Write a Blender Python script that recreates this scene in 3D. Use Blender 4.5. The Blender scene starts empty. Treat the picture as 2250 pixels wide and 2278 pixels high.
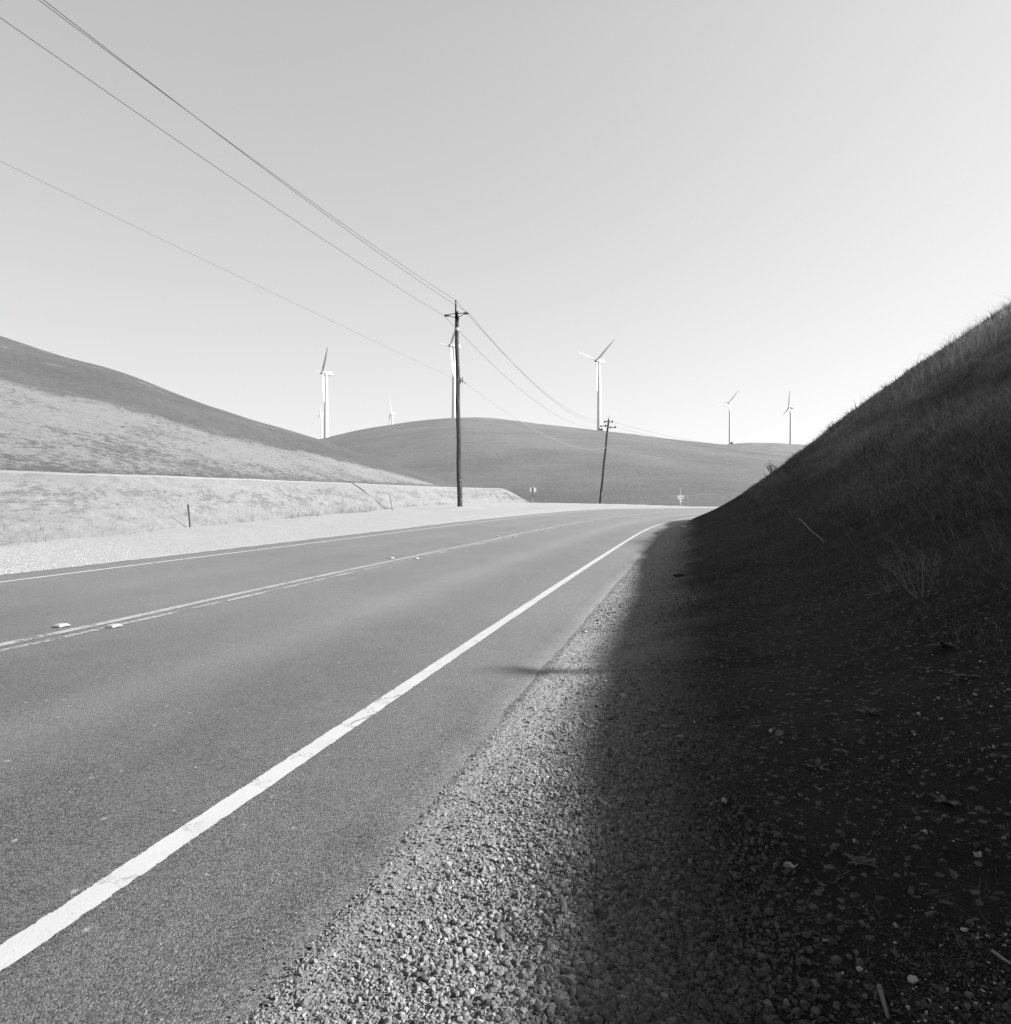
import bpy, math, random
import numpy as np
from mathutils import Vector, Matrix

# ------------------------------------------------------------------ camera, light, exposure
scene = bpy.context.scene
C = scene.collection
F, HC, YH = 1530.0, 1.15, 1105.0          # focal length in photo pixels, eye height, horizon row
cam = bpy.data.cameras.new('camera'); camo = bpy.data.objects.new('camera', cam); C.objects.link(camo)
camo.location = (0, 0, HC); camo.rotation_euler = (math.radians(90), 0, 0)
cam.sensor_fit = 'HORIZONTAL'; cam.sensor_width = 36.0; cam.lens = 36.0 * F / 2250.0
cam.shift_y = -34.0 / 2250.0
cam.clip_start = 0.05; cam.clip_end = 20000
scene.camera = camo

SUN_E = math.atan(.654)
SUN_H = np.array([0.996, -0.087]); SUN_H = SUN_H / np.hypot(*SUN_H)
world = bpy.data.worlds.new('World'); scene.world = world; world.use_nodes = True
wn = world.node_tree.nodes; wl = world.node_tree.links
bg = wn['Background']; SKY_A = 4.42
sky = wn.new('ShaderNodeTexSky'); sky.sky_type = 'NISHITA'; sky.sun_disc = False
sky.sun_elevation = SUN_E; sky.sun_rotation = math.atan2(SUN_H[0], SUN_H[1])
sky.air_density = 1.0; sky.dust_density = 0.6; sky.ozone_density = 1.0; sky.altitude = 200
# black and white film: one grey value from the sky colour, with the film's shoulder (x / (x + b)),
# a little brighter towards the sun's side and darker overhead
def wm(op, a, b_=0.0, c=0.0):
    n = wn.new('ShaderNodeMath'); n.operation = op
    for i, v in enumerate((a, b_, c)):
        if isinstance(v, (int, float)): n.inputs[i].default_value = v
        else: wl.new(v, n.inputs[i])
    return n.outputs[0]
sep = wn.new('ShaderNodeSeparateColor'); wl.new(sky.outputs[0], sep.inputs[0])
wtc = wn.new('ShaderNodeTexCoord'); wsep = wn.new('ShaderNodeSeparateXYZ'); wl.new(wtc.outputs['Generated'], wsep.inputs[0])
side = wm('ADD', wm('MULTIPLY', wsep.outputs[0], float(SUN_H[0]) * .16), wm('MULTIPLY_ADD', wsep.outputs[1], float(SUN_H[1]) * .16, 1.0))
zen = wn.new('ShaderNodeMapRange'); zen.interpolation_type = 'SMOOTHSTEP'; wl.new(wsep.outputs[2], zen.inputs['Value'])
zen.inputs['From Min'].default_value = .55; zen.inputs['From Max'].default_value = .95; zen.inputs['To Min'].default_value = 1.0; zen.inputs['To Max'].default_value = .22
x_ = sep.outputs[0]
val = wm('DIVIDE', wm('MULTIPLY', x_, SKY_A), wm('ADD', x_, 1.0))
val = wm('MULTIPLY', wm('MULTIPLY', val, side), zen.outputs[0])
wl.new(val, bg.inputs['Color'])
SKY_STRENGTH = 0.1
bg.inputs['Strength'].default_value = SKY_STRENGTH

sun = bpy.data.lights.new('sun', 'SUN'); suno = bpy.data.objects.new('sun', sun); C.objects.link(suno)
sun.energy = 5.0; sun.angle = math.radians(0.53); sun.color = (1, 1, 1)
sd = Vector((SUN_H[0] * math.cos(SUN_E), SUN_H[1] * math.cos(SUN_E), math.sin(SUN_E)))
suno.rotation_euler = sd.to_track_quat('Z', 'Y').to_euler(); suno.location = (60, -20, 60)

scene.view_settings.view_transform = 'Standard'; scene.view_settings.look = 'None'
scene.view_settings.exposure = 1.4; scene.view_settings.gamma = 1.0

rng = np.random.default_rng(7); random.seed(7)

# ------------------------------------------------------------------ numpy helpers
def hash2(ix, iy, seed):
    n = (ix.astype(np.int64) * 374761393 + iy.astype(np.int64) * 668265263 + seed * 1442695041) & 0xffffffff
    n = ((n ^ (n >> 13)) * 1274126177) & 0xffffffff
    n = n ^ (n >> 16)
    return (n & 0xffffff) / float(0xffffff)
def vnoise(x, y, seed=0):
    ix = np.floor(x); iy = np.floor(y); fx = x - ix; fy = y - iy
    fx = fx * fx * (3 - 2 * fx); fy = fy * fy * (3 - 2 * fy)
    a = hash2(ix, iy, seed); b = hash2(ix + 1, iy, seed); c = hash2(ix, iy + 1, seed); d = hash2(ix + 1, iy + 1, seed)
    return (a + (b - a) * fx) * (1 - fy) + (c + (d - c) * fx) * fy
def fbm(x, y, oct=4, seed=0, gain=0.5):
    v = 0; a = 1; t = 0
    for o in range(oct):
        v = v + a * vnoise(x * 2 ** o + 17.3 * o, y * 2 ** o - 9.1 * o, seed + o); t += a; a *= gain
    return v / t - 0.5
def sstep(x, a, b):
    t = np.clip((x - a) / (b - a), 0, 1); return t * t * (3 - 2 * t)

# ------------------------------------------------------------------ road line (arc length s, offset u to the right)
DS = .5
S = np.arange(-120, 220 + DS / 2, DS); I0 = int(120 / DS)
_k = np.interp(S, [0, 10, 20, 30, 40, 50, 60, 75, 95, 115], [0, .0010, .0, .0068, .0145, .0239, .0251, .0244, .0225, 0])
TH = np.cumsum(_k) * DS; TH = TH - TH[I0] + 0.2564
RX = np.cumsum(np.sin(TH)) * DS; RY = np.cumsum(np.cos(TH)) * DS
RX = RX - RX[I0] - 5.3458; RY = RY - RY[I0]
EB = np.interp(S, [-10, 20, 35, 50, 65, 140.], [0, .0168, .0335, .0456, .0404, .0404])
GZ = np.interp(S, [-10, 20, 35, 50, 65, 140.], [0, -.008, -.009, .0886, -.0155, -.0155])
def su(X, Y):
    X = np.asarray(X, float).ravel(); Y = np.asarray(Y, float).ravel(); s = np.empty(len(X)); u = np.empty(len(X))
    for a in range(0, len(X), 20000):
        x = X[a:a + 20000, None]; y = Y[a:a + 20000, None]
        i = ((x - RX[::8]) ** 2 + (y - RY[::8]) ** 2).argmin(1) * 8
        for _ in range(3):
            dx = x[:, 0] - RX[i]; dy = y[:, 0] - RY[i]; t = dx * np.sin(TH[i]) + dy * np.cos(TH[i])
            i = np.clip(i + np.round(t / DS * .8).astype(int), 0, len(S) - 1)
        dx = x[:, 0] - RX[i]; dy = y[:, 0] - RY[i]; t = dx * np.sin(TH[i]) + dy * np.cos(TH[i])
        s[a:a + 20000] = S[i] + t; u[a:a + 20000] = dx * np.cos(TH[i]) - dy * np.sin(TH[i])
    return s, u
def rp(s, u):                                # road frame -> x, y
    th = np.interp(s, S, TH); return np.interp(s, S, RX) + u * np.cos(th), np.interp(s, S, RY) - u * np.sin(th)
def base(s, u): return np.interp(s, S, GZ) - np.interp(s, S, EB) * np.clip(u, -6, 5)
KS = np.array([-30, 0, 5, 10, 15, 20, 27, 35, 45, 60, 75, 95.])
K_H = np.array([12.85, 13.3, 14.1, 14.662, 14.53, 14.391, 12.997, 13.34, 12.848, 14.75, 13.764, 12.527])
K_K = np.array([0.822, 0.79, 0.799, 0.809, 0.797, 0.798, 0.767, 0.795, 0.931, 0.884, 0.82, 0.814])
K_U = np.array([6.586, 6.855, 6.548, 6.588, 6.257, 5.96, 5.152, 5.508, 6.223, 6.521, 6.612, 6.615])
def hillz(s, u):
    H = np.interp(s, KS, K_H); K = np.interp(s, KS, K_K); U = np.interp(s, KS, K_U); v = u - U; soft = .9; rr = 2.5
    r = np.where(v / soft > 30, v, soft * np.log1p(np.exp(np.minimum(v / soft, 30)))) * K
    c = H + .05 * (v - H / K); d = (r - c) / rr
    return np.where(d > 30, c, np.where(d < -30, r, r - rr * np.log1p(np.exp(np.clip(d, -30, 30)))))
def terrace(s, u): return vnoise(s * .16 + 3, u * 1.25 + .5 * vnoise(s * .3, u * .3, 44), 43) * .65 + vnoise(s * .6, u * 2.6, 45) * .35 - .5
AZ_E = [-9, 0, .036, .136, .189, .24, .285, .346, .48, .63, .81, 3]
Y_E = [114, 114, 107, 91, 81, 70, 63.5, 66, 70, 71, 69.5, 69]
EDGE_R = 4.22; EDGE_L = -4.28
def ground_z(X, Y, su_=None):
    s, u = su_ if su_ is not None else su(X, Y)
    z = base(s, u)
    off = sstep(-u, 4.3, 9) + sstep(u, 4.3, 5.2)
    z = z + fbm(X * .7, Y * .7, 3, 3) * .10 * off
    rr = np.hypot(X, Y)
    fine = fbm(X * 6, Y * 6, 4, 9) * .035 * sstep(u, 4.3, 4.6) * sstep(-rr, -40, -10)
    z = z + fine
    # drop of a few cm under the asphalt
    z = z - .05 * sstep(u, EDGE_L - .05, EDGE_L + .15) * sstep(-u, -EDGE_R - .05, -EDGE_R + .15)
    # turnout edge falls away to the valley beyond
    az = X / np.maximum(Y, 1.0); ye = np.interp(az, AZ_E, Y_E)
    z = z - 1.6 * sstep(Y - ye, 0, 7) * (Y > 20) * (u < 0)
    # right hand cut slope
    hz = hillz(s, u) * sstep(u, 4.15, 5.3)
    m = np.clip((u - 6.2) / 4, 0, 1)
    n1 = fbm(X * .22 + 5, Y * .22, 4, 21); n2 = fbm(X * 1.3, Y * 1.3, 4, 31)
    # slanting shallow gullies on the face
    g = vnoise((s * .9 + u * .25) * .8, u * .06, 41) - .5
    z = z + hz + m * (n1 * .5 * (1 - .75 * sstep(u, 13, 17)) + n2 * .22 * (1 - .6 * sstep(u, 13, 17)) + terrace(s, u) * .16 * sstep(u, 8, 11) * (1 - .6 * sstep(u, 15, 18)) + g * .30 * sstep(u, 9, 12) * (1 - .8 * sstep(u, 14, 17)))
    mound = .16 * np.exp(-((X + 3.16) ** 2 + (Y - 47.4) ** 2) / 3.0)
    return z + mound
def gz1(x, y): return float(ground_z(np.array([x]), np.array([y]))[0])
def hit(px, py, t0=1.2, t1=110):
    """where the sight line through a photo pixel meets the terrain"""
    t = np.exp(np.linspace(math.log(t0), math.log(t1), 4000)); X = (px - 1125) / F * t; Z = HC - (py - YH) / F * t
    d = ground_z(X, t) - Z; i = np.argmax(d > 0)
    if d[i] <= 0: i = len(t) - 1
    return float(X[i]), float(t[i]), float(Z[i])

# ------------------------------------------------------------------ object helpers
def tag(o, label=None, cat=None, group=None, kind=None):
    if label: o['label'] = label
    if cat: o['category'] = cat
    if group: o['group'] = group
    if kind: o['kind'] = kind
    return o
def link(name, me, mat=None, parent=None):
    o = bpy.data.objects.new(name, me); C.objects.link(o)
    if mat: me.materials.append(mat)
    if parent: o.parent = parent
    return o
def empty(name, loc, label, cat, group=None):
    o = bpy.data.objects.new(name, None); C.objects.link(o); o.location = loc; o.empty_display_size = .2
    return tag(o, label, cat, group)
def copy_tree(o, parent=None):
    c = o.copy(); C.objects.link(c); c.parent = parent
    for ch in [x for x in bpy.data.objects if x.parent == o]:
        copy_tree(ch, c)
    return c
def np_mesh(name, V, faces, n, smooth=True, attrs=None):
    """faces: flat index array of polygons with n corners each, or a list of such (array, n)"""
    me = bpy.data.meshes.new(name); V = np.ascontiguousarray(V, np.float32)
    if not isinstance(faces, list): faces = [(faces, n)]
    idx = np.concatenate([np.asarray(f, np.int32).ravel() for f, k in faces])
    tot = np.concatenate([np.full(np.asarray(f).size // k, k, np.int32) for f, k in faces])
    start = np.concatenate([[0], np.cumsum(tot)[:-1]]).astype(np.int32)
    me.vertices.add(len(V)); me.vertices.foreach_set('co', V.ravel())
    me.loops.add(len(idx)); me.loops.foreach_set('vertex_index', idx)
    me.polygons.add(len(tot)); me.polygons.foreach_set('loop_start', start); me.polygons.foreach_set('loop_total', tot)
    me.polygons.foreach_set('use_smooth', np.full(len(tot), smooth, bool))
    me.update(calc_edges=True)
    for k, v in (attrs or {}).items():
        a = me.attributes.new(k, 'FLOAT', 'POINT'); a.data.foreach_set('value', np.ascontiguousarray(v, np.float32))
    return me
def grid_faces(nr, nc):
    i = np.arange(nr - 1)[:, None] * nc + np.arange(nc - 1)[None, :]
    return np.stack([i, i + 1, i + nc + 1, i + nc], -1).reshape(-1, 4)
class MB:
    def __init__(s): s.v = []; s.f = []
    def add(s, v, f):
        b = len(s.v); s.v += [tuple(p) for p in v]; s.f += [tuple(i + b for i in q) for q in f]; return s
    def box(s, c, d, M=None, bev=0):
        x, y, z = [a / 2 for a in d]
        if bev:
            pts = []; b = bev
            ring = lambda zz, q: [(-x + q, -y, zz), (x - q, -y, zz), (x, -y + q, zz), (x, y - q, zz), (x - q, y, zz), (-x + q, y, zz), (-x, y - q, zz), (-x, -y + q, zz)]
            R = []
            for zz, k in ((-z, 1), (-z + b, 0), (z - b, 0), (z, 1)):
                q = ring(zz, b)
                if k: q = [(px * (x - b) / x, py * (y - b) / y, pz) for px, py, pz in q]
                R += q
            f = [tuple(range(7, -1, -1)), tuple(range(24, 32))]
            for r in range(3):
                for i in range(8):
                    j = (i + 1) % 8; f.append((r * 8 + i, r * 8 + j, r * 8 + 8 + j, r * 8 + 8 + i))
            v = R
        else:
            v = [(a * x, b_ * y, c_ * z) for a in (-1, 1) for b_ in (-1, 1) for c_ in (-1, 1)]
            f = [(0, 1, 3, 2), (4, 6, 7, 5), (0, 4, 5, 1), (2, 3, 7, 6), (0, 2, 6, 4), (1, 5, 7, 3)]
        M = M or Matrix.Identity(3)
        v = [tuple(M @ Vector(p) + Vector(c)) for p in v]
        return s.add(v, f)
    def tube(s, pts, rad, n=8, cap=True):
        pts = [Vector(p) for p in pts]; m = len(pts)
        if not hasattr(rad, '__len__'): rad = [rad] * m
        V = []; F_ = []
        a = None
        for i, p in enumerate(pts):
            d = (pts[min(i + 1, m - 1)] - pts[max(i - 1, 0)]).normalized()
            if a is None:
                a = d.orthogonal().normalized()
            a = (a - d * a.dot(d)).normalized(); b = d.cross(a)
            for k in range(n):
                t = 2 * math.pi * k / n; V.append(p + (a * math.cos(t) + b * math.sin(t)) * rad[i])
        for i in range(m - 1):
            for k in range(n):
                j = (k + 1) % n; F_.append((i * n + k, i * n + j, (i + 1) * n + j, (i + 1) * n + k))
        if cap: F_ += [tuple(range(n - 1, -1, -1)), tuple(range((m - 1) * n, m * n))]
        return s.add(V, F_)
    def lathe(s, prof, c=(0, 0, 0), n=12, axis=(0, 0, 1)):
        q = Vector((0, 0, 1)).rotation_difference(Vector(axis)).to_matrix(); V = []; F_ = []
        for r, z in prof:
            for k in range(n):
                t = 2 * math.pi * k / n; V.append(q @ Vector((r * math.cos(t), r * math.sin(t), z)) + Vector(c))
        for i in range(len(prof) - 1):
            for k in range(n):
                j = (k + 1) % n; F_.append((i * n + k, i * n + j, (i + 1) * n + j, (i + 1) * n + k))
        F_ += [tuple(range(n - 1, -1, -1)), tuple(range((len(prof) - 1) * n, len(prof) * n))]
        return s.add(V, F_)
    def build(s, name, mat, parent=None, smooth=False):
        me = bpy.data.meshes.new(name); me.from_pydata(s.v, [], s.f); me.update()
        if smooth:
            me.polygons.foreach_set('use_smooth', [True] * len(me.polygons))
            me.update()
        return link(name, me, mat, parent)

# ------------------------------------------------------------------ materials
ALBEDO = .64                                # tones below are film greys; this turns them into reflectances
class NT:
    def __init__(s, name, rough=.9, spec=.2):
        s.m = bpy.data.materials.new(name); s.m.use_nodes = True; s.n = s.m.node_tree.nodes; s.l = s.m.node_tree.links
        s.b = s.n['Principled BSDF']; s.b.inputs['Roughness'].default_value = rough; s.b.inputs['Specular IOR Level'].default_value = spec
        s.geo = s.n.new('ShaderNodeNewGeometry')
    def put(s, sock, v):
        if isinstance(v, (int, float)): sock.default_value = v
        elif isinstance(v, tuple): sock.default_value = v
        else: s.l.new(v, sock)
    def math(s, op, a, b=0.0, c=0.0, clamp=False):
        n = s.n.new('ShaderNodeMath'); n.operation = op; n.use_clamp = clamp
        s.put(n.inputs[0], a); s.put(n.inputs[1], b); s.put(n.inputs[2], c); return n.outputs[0]
    def attr(s, name):
        n = s.n.new('ShaderNodeAttribute'); n.attribute_name = name; return n.outputs['Fac']
    def pos(s, scale=(1, 1, 1), rot=(0, 0, 0)):
        n = s.n.new('ShaderNodeMapping'); n.inputs['Scale'].default_value = scale; n.inputs['Rotation'].default_value = rot
        s.l.new(s.geo.outputs['Position'], n.inputs['Vector']); return n.outputs[0]
    def opos(s, scale=(1, 1, 1)):
        t = s.n.new('ShaderNodeTexCoord'); n = s.n.new('ShaderNodeMapping'); n.inputs['Scale'].default_value = scale
        s.l.new(t.outputs['Object'], n.inputs['Vector']); return n.outputs[0]
    def noise(s, vec, scale, detail=4, rough=.55, dist=0):
        n = s.n.new('ShaderNodeTexNoise'); s.l.new(vec, n.inputs['Vector']); n.inputs['Scale'].default_value = scale
        n.inputs['Detail'].default_value = detail; n.inputs['Roughness'].default_value = rough; n.inputs['Distortion'].default_value = dist
        return n.outputs['Fac']
    def vor(s, vec, scale, feature='F1', out='Distance'):
        n = s.n.new('ShaderNodeTexVoronoi'); n.feature = feature; s.l.new(vec, n.inputs['Vector']); n.inputs['Scale'].default_value = scale
        return n.outputs[out]
    def ramp(s, v, a, b, lo=0.0, hi=1.0, smooth=True):
        n = s.n.new('ShaderNodeMapRange'); n.interpolation_type = 'SMOOTHSTEP' if smooth else 'LINEAR'
        s.put(n.inputs['Value'], v); n.inputs['From Min'].default_value = a; n.inputs['From Max'].default_value = b
        n.inputs['To Min'].default_value = lo; n.inputs['To Max'].default_value = hi; return n.outputs['Result']
    def mix(s, f, a, b):
        n = s.n.new('ShaderNodeMix'); n.data_type = 'FLOAT'; s.put(n.inputs[0], f); s.put(n.inputs[2], a); s.put(n.inputs[3], b); return n.outputs[0]
    def col(s, v):
        v = s.math('MULTIPLY', v, ALBEDO)
        n = s.n.new('ShaderNodeCombineColor')
        for i in range(3): s.put(n.inputs[i], v)
        s.l.new(n.outputs[0], s.b.inputs['Base Color'])
    def bump(s, hgt, dist=.01, strength=1.0):
        n = s.n.new('ShaderNodeBump'); n.inputs['Distance'].default_value = dist; n.inputs['Strength'].default_value = strength
        s.l.new(hgt, n.inputs['Height']); s.l.new(n.outputs[0], s.b.inputs['Normal'])
def plain(name, v, rough=.6, spec=.3, var=.15, scale=8.0, metal=0.0):
    t = NT(name, rough, spec); p = t.opos(); n = t.noise(p, scale, 5)
    t.col(t.ramp(n, .25, .75, v * (1 - var), v * (1 + var), False)); t.b.inputs['Metallic'].default_value = metal
    return t.m

# asphalt: attributes ru (offset from centre line), rs (along)
t = NT('asphalt', .62, .45)
p = t.pos(); ru = t.attr('ru'); rs = t.attr('rs')
agg = t.vor(p, 160); aggc = t.vor(p, 160, out='Color'); sc = t.n.new('ShaderNodeSeparateColor'); t.l.new(aggc, sc.inputs[0])
fine = t.noise(p, 90, 6, .7); big = t.noise(p, .35, 5, .6); mid = t.noise(p, 3.0, 5, .6)
v = t.math('MULTIPLY_ADD', sc.outputs[0], .10, .030)
v = t.math('ADD', v, t.ramp(fine, .3, .7, -.035, .035, False))
v = t.math('ADD', v, t.ramp(mid, .3, .7, -.008, .008, False))
v = t.math('ADD', v, t.ramp(big, .3, .7, -.012, .012, False))
# wheel tracks polished and dusty strips between
def band(c, w, a):
    d = t.math('ABSOLUTE', t.math('SUBTRACT', ru, c)); return t.ramp(d, 0, w, a, 0)
for c, w, a in ((1.95, .5, .026), (2.85, .65, -.014), (0.85, .55, -.008), (-1.1, .6, -.010), (-2.6, .6, -.008), (4.15, .22, -.020)):
    v = t.math('ADD', v, band(c, w, a))
v = t.math('ADD', v, t.ramp(rs, 1.5, 8.5, -.006, .072, False))  # both ramps put grazing light and lens falloff into the tone, lighter farther off
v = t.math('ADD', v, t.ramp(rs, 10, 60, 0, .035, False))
v = t.math('MULTIPLY', v, 1.32)
# pale chips
chip = t.vor(p, 9.0); chipn = t.noise(p, 14, 2)
chipm = t.math('MULTIPLY', t.ramp(chip, .13, .08), t.ramp(chipn, .50, .56))
v = t.mix(t.math('MULTIPLY', chipm, .75), v, .36)
chip2 = t.vor(p, 26.0); chipm2 = t.math('MULTIPLY', t.ramp(chip2, .16, .10), t.ramp(t.noise(p, 40, 2), .56, .62))
v = t.mix(t.math('MULTIPLY', chipm2, .7), v, .33)
# fine dark cracks/holes
hole = t.ramp(t.vor(p, 60), .0, .09, .55, 1.0)
v = t.math('MULTIPLY', v, hole)
v = t.math('MAXIMUM', v, .02)
t.col(v)
hgt = t.math('ADD', t.math('MULTIPLY', agg, -1.0), t.math('MULTIPLY', fine, .8)); t.bump(hgt, .0042, 1.0)
M_ASPH = t.m

def paint_mat(name, val, wear, lo, hi, worn_from=None):
    t = NT(name, .6, .3); p = t.pos(); n = t.noise(p, 22, 7, .75); n2 = t.noise(p, 2.2, 4, .6); crk = t.noise(p, 70, 3, .6)
    lu = t.attr('lu')                       # -1..1 across the stripe
    m = t.math('ADD', t.math('MULTIPLY', n, 1.0), t.math('MULTIPLY', t.math('SUBTRACT', n2, .5), .5))
    edge = t.ramp(t.math('ABSOLUTE', lu), .72, 1.0, 0, .38)
    m = t.math('SUBTRACT', m, edge)
    m = t.math('ADD', m, wear)
    mask = t.ramp(m, lo, hi)
    v = t.math('MULTIPLY_ADD', crk, .08, val - .04)
    v = t.math('ADD', v, t.ramp(n2, .3, .7, -.03, .03))
    cmb = t.n.new('ShaderNodeCombineXYZ'); t.l.new(t.math('MULTIPLY_ADD', n, .35, t.attr('rs')), cmb.inputs[0]); t.l.new(t.math('MULTIPLY', t.attr('ru'), .35), cmb.inputs[1])
    ck = t.vor(cmb.outputs[0], 2.6, 'DISTANCE_TO_EDGE'); crm = t.math('MULTIPLY', t.ramp(ck, .012, .004), t.ramp(n2, .42, .5))
    v = t.mix(t.math('MULTIPLY', crm, .75), v, .12)
    pit = t.math('MULTIPLY', t.ramp(t.noise(p, 38, 4, .7), .66, .70), .6); v = t.mix(pit, v, .2)
    t.col(v); t.bump(t.math('ADD', n, crk), .002, .6)
    tr = t.n.new('ShaderNodeBsdfTransparent'); mx = t.n.new('ShaderNodeMixShader')
    t.l.new(mask, mx.inputs[0]); t.l.new(tr.outputs[0], mx.inputs[1]); t.l.new(t.b.outputs[0], mx.inputs[2])
    t.l.new(mx.outputs[0], t.n['Material Output'].inputs['Surface'])
    return t.m
M_WHITE = paint_mat('white_road_paint', .53, .22, .30, .34)
M_YEL = paint_mat('worn_centre_paint', .40, .01, .38, .46)
M_YEL2 = paint_mat('scuffed_centre_paint', .38, .0, .42, .52)

# gravel / dirt ground: attribute dirt 0 = pale gravel .. 1 = dark soil with hill shade put into its tone, lit = dusty pale side
t = NT('gravel_ground', .95, .12); p = t.pos()
dirt = t.attr('dirt'); pale = t.attr('pale')
vs = t.vor(p, 60, out='Color'); sc = t.n.new('ShaderNodeSeparateColor'); t.l.new(vs, sc.inputs[0]); vd = t.vor(p, 60)
vs2 = t.vor(p, 22, out='Color'); sc2 = t.n.new('ShaderNodeSeparateColor'); t.l.new(vs2, sc2.inputs[0]); vd2 = t.vor(p, 22)
fn = t.noise(p, 120, 5, .7); mn = t.noise(p, 1.1, 6, .6)
g = t.math('MULTIPLY_ADD', sc.outputs[0], .13, .17)
g = t.math('ADD', g, t.math('MULTIPLY_ADD', sc2.outputs[0], .06, -.03))
g = t.math('ADD', g, t.ramp(fn, .3, .7, -.04, .04, False))
g = t.math('ADD', g, t.ramp(mn, .3, .7, -.02, .02, False))
dd = t.math('MULTIPLY_ADD', fn, .034, .008); dd = t.math('ADD', dd, t.ramp(mn, .35, .7, -.008, .012))
dd = t.mix(t.ramp(sc.outputs[1], .93, .97), dd, .16)
pl = t.math('MULTIPLY_ADD', g, .7, .285)
blk = t.ramp(t.noise(p, 9, 3, .7), .64, .70); pl = t.mix(t.math('MULTIPLY', blk, .35), pl, .16)
g = t.mix(pale, g, pl)
v = t.mix(dirt, g, dd)
t.col(t.math('MAXIMUM', v, .012))
t.bump(t.math('ADD', t.math('ADD', t.math('MULTIPLY', vd, -.8), t.math('MULTIPLY', vd2, -1.3)), fn), .012, 1.0)
M_GRAV = t.m

# shaded cut slope soil + thatch
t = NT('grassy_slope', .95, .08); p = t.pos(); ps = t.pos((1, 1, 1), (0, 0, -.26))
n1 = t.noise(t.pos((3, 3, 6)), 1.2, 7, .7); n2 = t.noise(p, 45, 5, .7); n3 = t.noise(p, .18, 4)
v = t.ramp(n1, .3, .7, .020, .085, False); v = t.math('ADD', v, t.ramp(n2, .3, .7, -.018, .03, False)); v = t.math('ADD', v, t.ramp(n3, .3, .7, -.010, .014)); v = t.math('MULTIPLY', v, t.ramp(t.attr('dry'), 0, 1, .75, 4.8))  # dry attribute lightens the tone with height up the slope
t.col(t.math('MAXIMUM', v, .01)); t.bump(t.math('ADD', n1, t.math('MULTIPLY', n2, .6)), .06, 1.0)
M_SLOPE = t.m

# far hills
def hill_mat(name, dry=False):
    t = NT(name, .95, .08); p = t.pos()
    fr = t.attr('fr'); n1 = t.noise(t.pos((1, 1, 3)), .9, 8, .75); n0 = t.noise(t.pos((1, 1, 2)), .035, 6, .6); nf = t.noise(p, 3.5, 6, .8)
    g = t.math('ADD', t.ramp(n1, .3, .7, .215, .335, False), t.ramp(n0, .3, .7, -.03, .03)); g = t.math('ADD', g, t.ramp(nf, .3, .7, -.055, .055, False))
    ter = t.noise(t.pos((.02, .02, 1.1), (0, 0, .3)), 1.0, 5, .7); g = t.math('ADD', g, t.ramp(ter, .35, .65, -.014, .014, False))
    # bare pale scrapes
    sc_ = t.math('MULTIPLY', t.ramp(t.noise(t.pos((1, 1, 4), (0, 0, .4)), .05, 6, .8), .60, .68), t.ramp(n1, .42, .60))
    g = t.mix(t.math('MULTIPLY', sc_, .6), g, .44)
    if dry:
        g = t.math('MULTIPLY', g, .88)
        tu = t.noise(t.pos((.7, .9, 3.5), (0, 0, .5)), 1.3, 7, .85); tu2 = t.noise(t.pos((1, 1, 2.5)), 4.0, 5, .85)
        d = t.math('ADD', t.ramp(n1, .3, .7, .46, .58, False), t.ramp(tu2, .35, .65, -.09, .07, False))
        big_ = t.noise(t.pos((.4, 1, 3), (0, 0, .5)), .10, 6, .75)
        th = t.math('ADD', t.math('MULTIPLY', big_, .55), t.math('MULTIPLY', t.attr('low'), .12))
        pt = t.ramp(t.math('ADD', tu, th), .83, .91)
        d = t.mix(t.math('MULTIPLY', pt, .85), d, .22)
        base_ = t.math('MULTIPLY', t.attr('foot'), t.ramp(tu, .35, .5)); d = t.mix(t.math('MULTIPLY', base_, .85), d, .2)
        edge = t.math('ADD', fr, t.math('MULTIPLY', t.math('SUBTRACT', t.noise(t.pos((1, 1, 4)), .22, 9, .82), .5), 1.0))
        edge = t.math('ADD', edge, t.math('MULTIPLY', t.math('SUBTRACT', tu, .5), .9))
        g = t.mix(t.ramp(edge, -.10, .10), d, g)
        br = t.math('MULTIPLY', t.ramp(t.noise(t.pos((.3, 1, 3), (0, 0, .4)), .11, 8, .85), .57, .61), t.ramp(fr, .5, .85))
        g = t.mix(br, g, .42)
    t.col(g); t.bump(t.math('ADD', n1, nf), .8, 1.0)
    return t.m
M_HILL_DRY = hill_mat('dry_grass_hill', True); M_HILL = hill_mat('green_grass_hill')

# left bank
t = NT('dry_bank', .95, .1); p = t.pos(); fr = t.attr('fr')
n1 = t.noise(t.pos((1, 1, 2.0)), 2.2, 8, .75); n2 = t.noise(p, 22, 6, .75); n3 = t.noise(t.pos((.5, .5, 3)), .6, 9, .82, .3)
v = t.math('ADD', t.ramp(n1, .3, .7, .245, .335, False), t.ramp(n2, .35, .65, -.06, .05, False))
st = t.noise(t.pos((1.6, .9, 3.2), (.3, 0, .5)), 2.6, 8, .85)
zone = t.math('MULTIPLY', t.ramp(fr, .15, .42), t.ramp(fr, .9, .62)); zone = t.math('MULTIPLY', zone, t.ramp(n3, .42, .58))
dk = t.ramp(t.math('ADD', st, t.math('MULTIPLY', zone, .13)), .56, .63)
v = t.mix(t.math('MULTIPLY', dk, .8), v, .15)
lip = t.ramp(fr, .93, .975); v = t.mix(lip, v, t.ramp(n1, .3, .7, .33, .42))  # lit rounding of the lip put into the colour as a paler strip
t.col(v); t.bump(t.math('ADD', n1, t.math('MULTIPLY', n2, .5)), .12, .8)
M_BANK = t.m

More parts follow.
